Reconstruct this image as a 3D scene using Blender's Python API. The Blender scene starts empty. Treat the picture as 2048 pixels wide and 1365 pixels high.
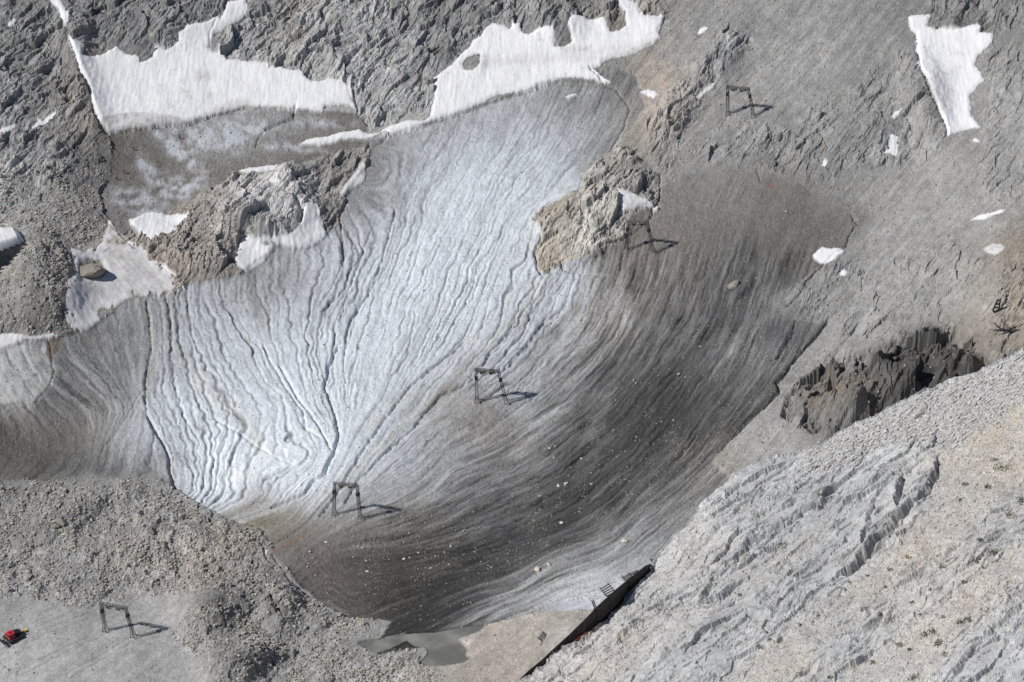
import bpy, math, random
import numpy as np
random.seed(7)
RNG = np.random.default_rng(11)
scene = bpy.context.scene
C = scene.collection

# ------------------------------------------------------------------ camera
PITCH = math.radians(33.0); DIST = 1000.0; FPX = 5120.0
cam_d = bpy.data.cameras.new('camera'); cam = bpy.data.objects.new('camera', cam_d); C.objects.link(cam)
cam_d.sensor_width = 36.0; cam_d.lens = 90.0; cam_d.clip_start = 1.0; cam_d.clip_end = 6000.0
CAM = np.array([0.0, -DIST*math.cos(PITCH), DIST*math.sin(PITCH)])
cam.location = CAM; cam.rotation_euler = (math.radians(90)-PITCH, 0, 0)
scene.camera = cam
# ------------------------------------------------------------------ light
SUN_EL = math.radians(43.0); SUN_AZ = math.radians(199.0)   # direction the sunlight comes FROM, degrees ccw from +X
world = bpy.data.worlds.new('World'); scene.world = world; world.use_nodes = True
nt = world.node_tree; bg = nt.nodes['Background']; sky = nt.nodes.new('ShaderNodeTexSky')
sky.sky_type = 'NISHITA'; sky.sun_disc = False; sky.sun_elevation = SUN_EL
sky.sun_rotation = (math.pi/2 - SUN_AZ) % (2*math.pi); sky.altitude = 2500
nt.links.new(sky.outputs[0], bg.inputs[0]); bg.inputs[1].default_value = 0.06
sun_d = bpy.data.lights.new('sun', 'SUN'); sun_d.energy = 4.3; sun_d.angle = math.radians(0.5); sun_d.color = (1.0, 0.965, 0.92)
sun = bpy.data.objects.new('sun', sun_d); C.objects.link(sun)
sdir = np.array([math.cos(SUN_EL)*math.cos(SUN_AZ), math.cos(SUN_EL)*math.sin(SUN_AZ), math.sin(SUN_EL)])
from mathutils import Vector
sun.rotation_euler = Vector(sdir).to_track_quat('Z', 'Y').to_euler()
scene.view_settings.view_transform = 'Standard'; scene.view_settings.look = 'None'
scene.view_settings.exposure = 0.0; scene.view_settings.gamma = 1.0; scene.view_settings.use_curve_mapping = False
try:
    scene.cycles.max_bounces = 4
except Exception: pass

# ------------------------------------------------------------------ maths
cp, sp = math.cos(PITCH), math.sin(PITCH)
FWD = np.array([0, cp, -sp]); UPV = np.array([0, sp, cp])
def project(x, y, z):
    """world -> survey map coordinates (the photograph's pixel grid, 2048 wide)"""
    dy = y-CAM[1]; dz = z-CAM[2]
    d = dy*cp - dz*sp; u = dy*sp + dz*cp
    return 1024 + FPX*x/d, 682.5 - FPX*u/d
def ray(px, py):
    px = np.asarray(px, float); py = np.asarray(py, float)
    d = np.stack([(px-1024)/FPX, cp + (682.5-py)/FPX*sp, -sp + (682.5-py)/FPX*cp], -1)
    return d
def sstep(a, b, x):
    t = np.clip((x-a)/(b-a), 0, 1); return t*t*(3-2*t)
_H = RNG.random((8, 256, 256)).astype(np.float32)*2*np.pi
_GX, _GY = np.cos(_H), np.sin(_H)
def perlin(x, y, s=0):
    x = x + 37.3*s + 1000; y = y + 91.7*s + 1000
    xi = np.floor(x).astype(np.int32); yi = np.floor(y).astype(np.int32)
    fx = (x-xi).astype(np.float32); fy = (y-yi).astype(np.float32)
    k = s % 8; GX, GY = _GX[k].ravel(), _GY[k].ravel()
    x0 = xi & 255; x1 = (xi+1) & 255; y0 = (yi & 255)*256; y1 = ((yi+1) & 255)*256
    def g(i, ax, ay): return GX[i]*ax + GY[i]*ay
    u = fx*fx*fx*(fx*(fx*6-15)+10); v = fy*fy*fy*(fy*(fy*6-15)+10)
    a = g(x0+y0, fx, fy); b = g(x1+y0, fx-1, fy); c = g(x0+y1, fx, fy-1); d = g(x1+y1, fx-1, fy-1)
    a = a+u*(b-a); c = c+u*(d-c)
    return (a+v*(c-a))*1.5
def fbm(x, y, o=4, s=0, g=0.5, lac=2.03):
    r = 0; a = 1.0; t = 0
    for i in range(o):
        r = r + a*perlin(x, y, s+i); t += a; a *= g; x = x*lac; y = y*lac
    return r/t
def ridged(x, y, o=3, s=0, g=0.5):
    r = 0; a = 1.0; t = 0
    for i in range(o):
        r = r + a*(1-2*np.abs(perlin(x, y, s+i))); t += a; a *= g; x = x*2.1; y = y*2.1
    return r/t
def saw(t, w=0.16):
    """ledges: slow ramp with an abrupt drop, in -0.5..0.5"""
    f = t-np.floor(t)
    return np.where(f < 1-w, f/(1-w), (1-f)/w)-0.5
def worley(x, y, s=0):
    xi = np.floor(x).astype(np.int32); yi = np.floor(y).astype(np.int32)
    R = _H[s % 8].ravel()/6.2832; R2 = _H[(s+3) % 8].ravel()/6.2832
    f1 = np.full(x.shape, 9.0, np.float32); f2 = f1.copy(); cid = np.zeros(x.shape, np.float32)
    for i in (-1, 0, 1):
        for j in (-1, 0, 1):
            h = ((xi+i) & 255)+((yi+j) & 255)*256
            d = np.hypot(xi+i+R[h]-x, yi+j+R2[h]-y)
            m = d < f1
            f2 = np.where(m, f1, np.minimum(f2, d)); cid = np.where(m, R[(h*7+13) & 65535], cid); f1 = np.where(m, d, f1)
    return f1, f2, cid

def facets(x, y, s, tilt=1.0):
    """angular blocks: each cell is a tilted plane of its own; returns height, joint mask, cell id"""
    xi = np.floor(x).astype(np.int32); yi = np.floor(y).astype(np.int32)
    R = _H[s % 8].ravel()/6.2832; R2 = _H[(s+3) % 8].ravel()/6.2832
    f1 = np.full(x.shape, 9.0, np.float32); f2 = f1.copy(); DX = np.zeros(x.shape, np.float32); DY = DX.copy(); hh = np.zeros(x.shape, np.int32)
    for i in (-1, 0, 1):
        for j in (-1, 0, 1):
            h = ((xi+i) & 255)+((yi+j) & 255)*256
            dx = xi+i+R[h]-x; dy = yi+j+R2[h]-y; d = np.hypot(dx, dy); m = d < f1
            f2 = np.where(m, f1, np.minimum(f2, d)); DX = np.where(m, dx, DX); DY = np.where(m, dy, DY); hh = np.where(m, h, hh); f1 = np.where(m, d, f1)
    r = lambda k: R[(hh*k+17) & 65535]
    return ((r(7)-.5)+tilt*((r(31)-.5)*DX+(r(97)-.5)*DY)*1.8).astype(np.float32), np.exp(-((f2-f1)/.06)**2), r(13)
def macro(x, y):
    y = np.asarray(y, float); x = np.asarray(x, float)
    def ramp(y, a, w): return w*np.logaddexp(0, (y-a)/w)
    z = 0.05*y + 0.25*ramp(y, -95, 12) - 0.25*ramp(y, -600, 12)*0 + 0.16*ramp(y, 75, 15)
    z = z - 0.25*ramp(0.0, -95, 12)
    # the right flank
    z = z + 0.26*ramp(x*0.85 - y*0.45, 104, 10) + 0.10*ramp(x, 10, 20)
    z = z + 0.14*ramp(-x - 0.2*y, 120, 10)*sstep(-60, 30, y)
    far = np.clip(np.abs(y)-420, 0, None)+np.clip(np.abs(x)-520, 0, None)
    return z - 0.18*far
def unproject(px, py, fn=macro):
    d = ray(px, py); lo = np.full(d.shape[:-1], 500.0); hi = np.full(d.shape[:-1], 2500.0)
    for _ in range(45):
        m = (lo+hi)/2; p = CAM + d*m[..., None]
        below = p[..., 2] < fn(p[..., 0], p[..., 1])
        hi = np.where(below, m, hi); lo = np.where(below, lo, m)
    return CAM + d*((lo+hi)/2)[..., None]

def smooth_poly(P, it=1):
    P = np.array(P, float)
    return P
def poly_sd(P, X, Y, reach=60):
    """signed distance (map px, + inside) to a polygon, exact within reach, clamped beyond"""
    P = smooth_poly(P); out = np.full(X.shape, -float(reach), np.float32)
    bx = (X > P[:, 0].min()-reach) & (X < P[:, 0].max()+reach) & (Y > P[:, 1].min()-reach) & (Y < P[:, 1].max()+reach)
    x = X[bx]; y = Y[bx]
    if x.size == 0: return out
    ins = np.zeros(x.shape, bool); dm = np.full(x.shape, 1e9)
    Q = np.roll(P, -1, 0)
    for (ax, ay), (bx_, by) in zip(P, Q):
        c = ((ay > y) != (by > y))
        ins ^= c & (x < (bx_-ax)*(y-ay)/((by-ay) if by != ay else 1e-9)+ax)
        ex, ey = bx_-ax, by-ay; L = ex*ex+ey*ey+1e-9
        t = np.clip(((x-ax)*ex+(y-ay)*ey)/L, 0, 1)
        dm = np.minimum(dm, (x-ax-t*ex)**2+(y-ay-t*ey)**2)
    dm = np.minimum(np.sqrt(dm), reach)
    out[bx] = np.where(ins, dm, -dm); return out
def line_d(L, X, Y, reach=25):
    """distance to a polyline and parameter along it"""
    L = np.array(L, float); out = np.full(X.shape, float(reach), np.float32); side = np.zeros(X.shape, np.float32)
    bx = (X > L[:, 0].min()-reach) & (X < L[:, 0].max()+reach) & (Y > L[:, 1].min()-reach) & (Y < L[:, 1].max()+reach)
    x = X[bx]; y = Y[bx]
    if x.size == 0: return out, side
    dm = np.full(x.shape, 1e9); sd = np.zeros(x.shape)
    for (ax, ay), (cx, cy) in zip(L[:-1], L[1:]):
        ex, ey = cx-ax, cy-ay; q = ex*ex+ey*ey+1e-9
        t = np.clip(((x-ax)*ex+(y-ay)*ey)/q, 0, 1)
        d = (x-ax-t*ex)**2+(y-ay-t*ey)**2; m = d < dm
        sd = np.where(m, np.sign(ex*(y-ay)-ey*(x-ax)), sd); dm = np.where(m, d, dm)
    out[bx] = np.minimum(np.sqrt(dm), reach); side[bx] = sd
    return out, side
def tps(pts, val, lam=0.0):
    pts = np.array(pts, float)/500; n = len(pts)
    def U(r2): return 0.5*r2*np.log(r2+1e-9)
    K = U(((pts[:, None]-pts[None])**2).sum(-1)) + lam*np.eye(n); P = np.c_[np.ones(n), pts]
    A = np.zeros((n+3, n+3)); A[:n, :n] = K; A[:n, n:] = P; A[n:, :n] = P.T
    w = np.linalg.solve(A, np.r_[np.array(val, float), 0, 0, 0])
    gx = np.linspace(-150, 2200, 236); gy = np.linspace(-150, 1500, 166)
    GX, GY = np.meshgrid(gx/500, gy/500); out = np.zeros(GX.shape)
    for i in range(n): out += w[i]*U((GX-pts[i, 0])**2+(GY-pts[i, 1])**2)
    out += w[n]+w[n+1]*GX+w[n+2]*GY
    def ev(X, Y):
        fx = np.clip((X+150)/10, 0, 234.99); fy = np.clip((Y+150)/10, 0, 164.99)
        i = fx.astype(int); j = fy.astype(int); a = fx-i; b = fy-j
        return ((out[j, i]*(1-a)+out[j, i+1]*a)*(1-b)+(out[j+1, i]*(1-a)+out[j+1, i+1]*a)*b).astype(np.float32)
    return ev
def lin(c):
    c = np.asarray(c, float)/255
    return np.where(c < 0.04045, c/12.92, ((c+0.055)/1.055)**2.4)
def tone_map(pts, sig=42.0):
    """smooth map of ground colour from survey samples"""
    P = np.array([[p[0], p[1]] for p in pts], float)
    V = np.array([lin(p[2] if isinstance(p[2], tuple) else (p[2],)*3) for p in pts])
    gx = np.arange(-160, 2240, 16.0); gy = np.arange(-160, 1540, 16.0); GX, GY = np.meshgrid(gx, gy)
    V = V.mean(1, keepdims=True)*.45+V*.55
    num = np.zeros(GX.shape+(3,)); den = np.zeros(GX.shape)
    for p, v in zip(P, V):
        r2 = (GX-p[0])**2+(GY-p[1])**2
        w = np.exp(-r2/(2*sig*sig))+1e-3*np.exp(-r2/(2*(sig*3)**2))+1e-9/(1+r2/1e4)
        num += w[..., None]*v; den += w
    M = num/den[..., None]
    def ev(X, Y):
        fx = np.clip((X+160)/16, 0, len(gx)-1.01); fy = np.clip((Y+160)/16, 0, len(gy)-1.01)
        i = fx.astype(int); j = fy.astype(int); a = (fx-i)[..., None]; b = (fy-j)[..., None]
        return ((M[j, i]*(1-a)+M[j, i+1]*a)*(1-b)+(M[j+1, i]*(1-a)+M[j+1, i+1]*a)*b).astype(np.float32)
    return ev
# ------------------------------------------------------------------ survey of the place (map coordinates)
SNOW = [
 ('wide snowfield filling the upper left bowl', [(137,72),(150,82),(165,90),(167,98),(163,112),(190,115),(205,112),(233,94),(250,108),(278,114),(280,127),(295,124),(307,118),(309,99),(330,102),(345,92),(355,82),(356,66),(368,60),(375,50),(395,46),(415,42),(436,31),(442,38),(455,5),(478,3),(493,0),(494,20),(488,38),(470,48),(445,60),(430,68),(420,90),(417,96),(430,108),(450,112),(455,120),(490,122),(515,124),(530,130),(537,140),(560,138),(605,145),(610,155),(625,165),(645,165),(655,158),(668,160),(690,168),(700,182),(707,200),(716,222),(700,211),(680,212),(650,215),(645,224),(600,219),(560,216),(520,214),(480,217),(440,228),(412,237),(375,248),(340,252),(290,256),(250,260),(218,268),(200,244),(190,220),(178,185),(178,170),(165,150),(155,130),(145,105),(138,90)], 1.2),
 ('narrow snow strip in the gully above the left snowfield', [(100,2),(118,-10),(126,10),(137,30),(134,53),(122,45),(118,20),(103,8)], 0.8),
 ('long snowfield right of the central rock buttress', [(868,160),(885,145),(905,130),(915,115),(940,95),(945,80),(960,72),(975,55),(985,45),(1005,52),(1020,60),(1025,47),(1040,50),(1043,65),(1060,72),(1080,60),(1100,55),(1105,62),(1110,95),(1125,97),(1143,85),(1140,65),(1135,55),(1137,35),(1150,32),(1170,35),(1180,42),(1205,36),(1215,55),(1225,65),(1240,62),(1252,52),(1248,25),(1230,5),(1230,-10),(1255,-10),(1262,5),(1275,15),(1282,30),(1298,37),(1330,35),(1325,50),(1318,68),(1322,78),(1310,92),(1270,110),(1240,118),(1205,128),(1202,135),(1185,141),(1225,165),(1200,165),(1150,157),(1115,160),(1085,172),(1060,180),(1035,187),(1000,190),(970,205),(935,220),(900,232),(880,238),(850,246),(830,258),(790,268),(780,272),(770,262),(745,275),(700,278),(640,290),(600,288),(610,280),(650,272),(718,258),(735,268),(760,265),(785,250),(815,242),(845,243),(858,235),(862,222),(868,200)], 1.2),
 ('tapering snowfield high on the right slope', [(1815,35),(1833,30),(1862,29),(1858,40),(1855,52),(1870,60),(1900,61),(1920,58),(1945,50),(1966,52),(1960,65),(1987,70),(1987,85),(1970,100),(1955,115),(1950,135),(1962,148),(1970,162),(1940,188),(1938,200),(1945,235),(1962,258),(1930,262),(1900,272),(1895,275),(1885,235),(1870,195),(1855,160),(1843,140),(1830,132),(1838,120),(1832,100),(1830,85),(1832,70),(1820,60)], 1.0),
 ('small oval snow spot on the grey scree beside the long snowfield', [(1394,68),(1398,60),(1410,54),(1416,58),(1410,66),(1398,71)], .5),
 ('slanting snow sliver below the pointed outcrop', [(1390,195),(1400,185),(1425,167),(1430,165),(1425,175),(1410,188),(1395,199)], .5),
 ('snow scrap at the upper right corner of the glacier', [(1280,185),(1300,180),(1317,188),(1308,198),(1290,192)], .5),
 ('thin snow hook under a ledge, left of the tapering snowfield', [(1784,235),(1790,220),(1802,218),(1795,230),(1792,238)], .5),
 ('upright snow patch in a gully left of the tapering snowfield', [(1757,315),(1765,308),(1778,300),(1780,275),(1785,268),(1800,275),(1796,290),(1793,318),(1775,315)], .5),
 ('tiny upright snow spot in a scree runnel', [(1643,335),(1648,318),(1654,325),(1650,335)], .4),
 ('tiny snow spot below the foot of the tapering snowfield', [(1943,280),(1950,275),(1962,283),(1955,286)], .4),
 ('oval snow patch at the head of the dark ice', [(1625,510),(1635,500),(1645,492),(1660,495),(1685,495),(1687,505),(1672,518),(1655,527),(1640,525),(1628,520)], .7),
 ('snow speck just below the oval snow patch', [(1677,548),(1685,540),(1695,547),(1690,555),(1680,553)], .4),
 ('broken snow streak on the right scree', [(1940,442),(1955,430),(1980,425),(2010,420),(2005,428),(1985,432),(1970,440)], .5),
 ('grey roundish snow patch on the right scree', [(1965,500),(1985,488),(2005,492),(2010,500),(1990,515),(1975,510)], .5),
 ('snow spot near the upper left corner', [(15,52),(22,42),(32,38),(31,50),(20,57)], .5),
 ('ragged snow strip on the left cliff', [(60,255),(70,245),(75,232),(82,240),(100,228),(120,218),(115,232),(95,245),(62,260)], .5),
 ('snow strip cut by the left edge of the picture', [(-10,262),(15,252),(32,245),(25,258),(5,268),(-10,275)], .5),
 ('flat snow tongue on the brown debris above the knoll', [(475,341),(510,334),(560,328),(548,340),(520,346),(490,345)], .6),
 ('rounded snow patch left of the rocky knoll', [(257,440),(280,432),(305,422),(330,430),(350,430),(380,432),(375,442),(350,452),(352,462),(320,475),(300,487),(275,465),(262,455)], .8),
 ('hooked snow patch under the cliff of the knoll', [(470,520),(475,505),(483,480),(495,475),(540,475),(580,470),(595,455),(605,430),(608,410),(612,398),(625,400),(635,415),(640,440),(655,470),(645,480),(620,492),(590,496),(560,490),(548,490),(540,510),(520,530),(500,540),(490,545),(475,535)], .9),
 ('dirty cream firn patch above the knoll edge', [(680,385),(700,360),(722,328),(732,335),(730,358),(715,370),(695,385),(685,395)], .6),
 ('pointed snow patch on the yellowish rock island', [(1230,380),(1250,383),(1280,395),(1310,412),(1322,418),(1315,424),(1290,420),(1262,425),(1248,428),(1240,405)], .9),
 ('grey firn ramp running down between knoll and rubble mound', [(205,487),(218,440),(235,460),(255,480),(290,500),(300,522),(320,525),(345,545),(372,575),(350,586),(330,590),(270,590),(250,600),(215,630),(180,655),(160,668),(120,672),(135,655),(130,600),(140,560),(155,545),(145,520),(143,495),(170,490)], .6),
 ('ragged snow strip along the foot of the rubble mound', [(-10,672),(20,668),(60,675),(100,668),(120,672),(90,680),(50,680),(20,690),(-10,700)], .5),
 ('thin snow lens on the grey ice near the upper glacier edge', [(1130,195),(1145,188),(1160,188),(1140,196)], .4),
 ('snow remnant beside the meltwater stream', [(522,1108),(540,1100),(532,1112)], .4),
]
GLACIER = [(216,268),(400,240),(560,216),(716,224),(740,262),(700,276),(600,288),(780,274),(850,248),(935,220),(1035,187),(1115,160),(1200,165),(1190,140),(1240,135),(1270,150),(1285,185),(1290,215),(1270,240),(1245,270),(1225,300),(1195,318),(1165,350),(1160,378),(1130,395),(1085,415),(1068,432),(1080,440),(1085,470),(1072,500),(1078,530),(1090,540),(1150,515),(1205,500),(1240,470),(1255,430),(1270,426),(1320,424),(1325,380),(1370,350),(1450,340),(1520,340),(1600,360),(1640,400),(1690,415),(1715,440),(1705,460),(1690,495),(1640,530),(1600,560),(1545,600),(1560,625),(1600,640),(1652,645),(1600,710),(1556,762),(1562,782),(1520,820),(1470,870),(1440,900),(1425,925),(1470,960),(1460,1010),(1360,1110),(1260,1190),(1190,1222),(1100,1222),(1020,1238),(960,1250),(900,1262),(850,1290),(750,1300),(780,1240),(700,1235),(640,1200),(600,1170),(570,1130),(550,1110),(540,1085),(520,1060),(470,1045),(430,1025),(400,1010),(365,985),(345,972),(320,960),(250,955),(215,958),(180,950),(110,962),(-420,940),(-420,690),(90,680),(170,660),(250,602),(290,580),(350,585),(370,570),(400,560),(480,548),(560,490),(650,472),(680,440),(690,390),(735,330),(742,290),(700,296),(640,312),(560,335),(470,350),(390,395),(330,425),(290,428),(245,470),(205,430),(200,385),(225,345),(222,300)]
KNOLL = [(742,300),(735,325),(700,360),(680,385),(690,400),(680,440),(650,470),(600,492),(560,490),(480,546),(400,562),(350,560),(300,515),(280,485),(245,470),(290,428),(330,425),(390,395),(470,350),(560,335),(640,312),(700,296)]
NUNATAK = [(1068,432),(1085,412),(1130,393),(1160,378),(1165,352),(1200,320),(1225,300),(1260,310),(1290,340),(1320,380),(1322,420),(1255,432),(1250,470),(1215,500),(1150,515),(1090,542),(1074,528),(1070,500),(1086,470)]
CRAG = [(1570,832),(1580,795),(1600,765),(1640,730),(1670,718),(1700,722),(1740,705),(1785,690),(1805,678),(1860,662),(1900,655),(1930,665),(1965,690),(1985,722),(1990,760),(1850,830),(1760,880),(1690,890),(1640,870)]
MOUND = [(0,560),(40,500),(90,470),(130,490),(142,520),(130,600),(133,640),(125,668),(60,674),(0,665)]
POOL = [(715,1283),(735,1277),(760,1275),(775,1268),(800,1265),(830,1264),(870,1262),(900,1257),(930,1252),(955,1248),(965,1250),(958,1258),(935,1268),(915,1276),(922,1288),(932,1300),(930,1312),(938,1320),(925,1325),(900,1330),(880,1333),(855,1333),(838,1328),(850,1315),(858,1300),(850,1290),(830,1287),(815,1275),(800,1280),(780,1288),(750,1295),(735,1290)]
ROCKZONES = [  # (polygon, strength) bedrock showing through scree
 ([(-420,-60),(105,0),(130,60),(140,100),(175,170),(205,250),(215,275),(180,330),(100,370),(0,370),(-420,300)], 1.0),
 ([(130,-60),(140,60),(165,88),(240,92),(300,98),(350,85),(375,50),(436,28),(460,0),(480,-60)], 0.9),
 ([(440,70),(600,-60),(1240,-60),(1240,60),(1210,35),(1140,32),(1110,58),(1060,70),(1000,45),(960,70),(900,130),(868,165),(860,225),(800,245),(740,262),(716,220),(690,165),(610,150),(540,135),(430,105),(420,90)], 1.0),
 (KNOLL, 0.9), (NUNATAK, 1.0), (CRAG, .55),
 ([(1255,-60),(1400,-60),(1330,30),(1285,30)], 0.9),
 ([(1060+240,260),(1330,200),(1380,160),(1420,100),(1460,55),(1475,80),(1440,140),(1390,220),(1340,280),(1320,330),(1270,310)], 0.9),
 ([(1400,300),(1500,270),(1600,250),(1690,200),(1760,140),(1830,110),(1850,170),(1890,260),(1860,320),(1760,330),(1650,360),(1560,360)], 0.55),
 ([(1560,600),(1640,540),(1720,520),(1680,600),(1620,640)], 0.6),
 ([(1640,620),(1760,540),(1900,480),(1960,540),(1860,660),(1700,690)], 0.35),
 ([(1880,-60),(2100,-60),(2100,60),(2010,45),(1960,52),(1900,60),(1870,50)], 0.8),
 ([(2000,560),(2100,480),(2100,760),(2010,720),(1985,660)], .7),
 ([(1990,100),(2100,80),(2100,400),(1960,380)], 0.4),
]
FLOW = [ # guide lines of the ice runnels: (value, points)
 (-120, [(60,640),(80,720),(140,790),(190,850),(180,930)]),
 (-60, [(170,670),(220,740),(262,810),(225,880),(205,950)]),
 (0, [(290,600),(297,700),(290,790),(325,870),(345,920),(352,975)]),
 (45, [(343,600),(348,690),(372,780),(392,860),(400,940),(385,1000)]),
 (85, [(390,600),(430,720),(470,790),(478,880),(455,950),(430,1005)]),
 (130, [(440,590),(500,700),(560,780),(570,880),(530,960),(480,1025)]),
 (170, [(500,590),(530,690),(570,765),(620,840),(645,890),(600,960),(520,1030)]),
 (215, [(600,600),(605,690),(620,760),(650,850),(662,900),(640,955),(560,1030)]),
 (250, [(745,330),(695,470),(680,560),(640,680),(655,760),(675,850),(668,905),(645,960),(585,1020)]),
 (290, [(845,258),(765,440),(722,580),(690,690),(672,780),(682,850),(674,905)]),
 (335, [(925,240),(840,420),(780,560),(745,660),(720,770),(700,850),(682,905),(650,965)]),
 (390, [(1005,205),(925,370),(855,520),(805,640),(770,740),(730,830),(692,905),(658,970)]),
 (450, [(1090,175),(1000,340),(915,510),(860,640),(815,740),(760,830),(704,905),(666,975)]),
 (510, [(1170,175),(1070,345),(985,480),(930,600),(870,710),(800,810),(720,905),(674,980)]),
 (570, [(1235,190),(1150,330),(1060,440),(1010,540),(950,660),(870,760),(780,850),(705,940)]),
 (610, [(1075,520),(1040,600),(990,690),(900,790),(800,880),(722,950)]),
 (650, [(1130,540),(1080,640),(1010,730),(900,830),(800,905),(745,955)]),
 (720, [(1230,540),(1190,640),(1100,740),(960,850),(850,930),(760,985)]),
 (790, [(1310,480),(1260,620),(1170,750),(1050,850),(900,930),(760,1020)]),
 (860, [(1400,430),(1340,600),(1240,760),(1120,870),(960,960),(780,1050),(650,1090)]),
 (940, [(1480,430),(1410,640),(1300,790),(1180,910),(1020,1010),(850,1080),(600,1150)]),
 (1020, [(1560,430),(1490,640),(1380,810),(1260,950),(1100,1060),(920,1130),(700,1200)]),
 (1100, [(1640,460),(1560,650),(1470,800),(1370,930),(1220,1060),(1040,1150),(850,1220)]),
 (1180, [(1620,700),(1540,810),(1430,930),(1290,1050),(1110,1150),(950,1225)]),
 (1250, [(1440,970),(1330,1070),(1180,1165),(1000,1240)]),
 (300, [(760,285),(735,380)]),
]
B = lambda r, g, b: (r, g, b)
ICE_TONES = [(780,300,160),(740,345,140),(700,410,140),(900,260,160),(1000,230,165),(1100,200,150),(1200,190,135),(1245,210,125),(1265,170,118),(850,350,186),(950,330,198),(1050,300,192),(1150,280,176),(1200,260,165),(1240,260,130),(1220,300,135),
 (800,430,192),(900,430,210),(1000,400,205),(1100,350,188),(720,480,185),(850,520,210),(950,500,208),(1030,480,192),(660,560,185),(600,560,160),(520,570,140),(560,600,180),(750,600,208),(900,600,208),(1000,580,202),(1100,590,195),(1180,590,178),
 (430,580,160),(400,640,186),(320,620,160),(270,650,148),(220,640,140),(480,680,195),(600,680,204),(750,700,205),(900,680,200),(1000,650,196),(1100,650,165),(1200,625,B(128,120,112)),(1250,560,B(122,113,104)),
 (350,700,180),(230,700,135),(150,690,122),(60,720,150),(60,780,148),(10,740,150),(160,760,128),(200,800,125),(120,820,110),(400,800,200),(550,800,208),(700,800,205),(850,760,198),(940,770,170),(250,780,150),(330,830,208),(450,880,210),(600,900,212),(700,900,200),(800,850,185),
 (280,900,192),(400,950,205),(345,950,165),(560,980,210),(620,1000,205),(470,1010,195),(240,860,160),(100,850,B(104,96,89)),(30,870,B(102,94,86)),(180,860,B(122,116,110)),(150,920,100),(250,940,104),(300,955,118),(60,930,B(110,102,94)),(200,940,100),
 (900,850,150),(960,830,B(142,130,119)),(900,810,B(150,140,130)),(900,900,160),(800,940,172),(740,990,165),(690,1010,165),(1050,770,168),(1000,740,178),(1150,760,118),(1100,700,150),(1170,680,115),(1250,740,95),
 (1000,900,128),(900,970,130),(1050,960,108),(950,1020,104),(1150,880,98),(1100,1000,92),(1300,640,92),(1350,560,B(108,103,98)),(1300,500,B(118,110,102)),(1280,450,B(118,110,102)),(1350,420,B(116,109,101)),(1400,480,B(108,102,96)),(1500,420,B(115,108,101)),(1450,370,B(128,122,114)),(1550,380,B(118,110,102)),(1600,430,B(112,105,98)),(1660,470,B(112,105,97)),(1660,430,B(112,105,97)),
 (1400,640,92),(1450,560,98),(1500,500,98),(1550,520,B(108,104,98)),(1480,640,82),(1400,740,82),(1300,800,80),(1250,900,78),(1350,820,74),(1550,590,112),(1530,690,130),(1490,740,112),(1590,680,95),(1600,650,90),(1520,800,82),(1440,830,92),(1450,760,100),(1350,900,75),(1300,960,80),(1200,1000,74),(1150,1060,76),(1050,1100,78),(950,1160,62),(880,1190,56),(820,1220,66),(1000,1130,66),
 (800,1050,B(112,104,96)),(700,1060,B(120,110,99)),(650,1100,B(112,102,92)),(750,1120,B(100,92,83)),(700,1180,B(100,90,81)),(850,1100,B(94,88,82)),(590,1100,B(128,114,101)),(620,1170,B(108,98,89)),(640,1200,B(115,107,98)),(780,1190,B(88,82,75)),
 (1350,1000,118),(1250,1040,112),(1150,1120,120),(1300,1070,170),(1240,1110,158),(1200,1140,165),(1100,1180,170),(1180,1190,178),(1020,1220,165),(1080,1215,170),(950,1225,110),(1050,1150,105),(1400,980,135),(1230,1180,170),(1430,940,B(132,125,116)),(1330,1040,130),
 (650,1050,B(132,122,110)),(600,1060,B(112,104,92)),(530,1045,B(125,115,90)),(560,1045,B(128,118,92)),(500,1040,B(120,112,98)),
 (300,300,B(122,110,100)),(250,330,B(118,106,96)),(400,300,B(138,131,125)),(470,260,165),(400,260,160),(500,290,B(148,144,140)),(560,250,150),(620,250,B(140,134,128)),(690,245,B(120,112,104)),(600,310,B(120,108,98)),(680,285,B(118,108,100)),(350,350,B(125,114,104)),(280,400,B(138,132,127)),(240,420,B(130,126,122)),(350,390,B(126,116,107)),(500,325,B(126,116,106)),(430,340,B(124,112,103)),(330,250,135)]
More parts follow.
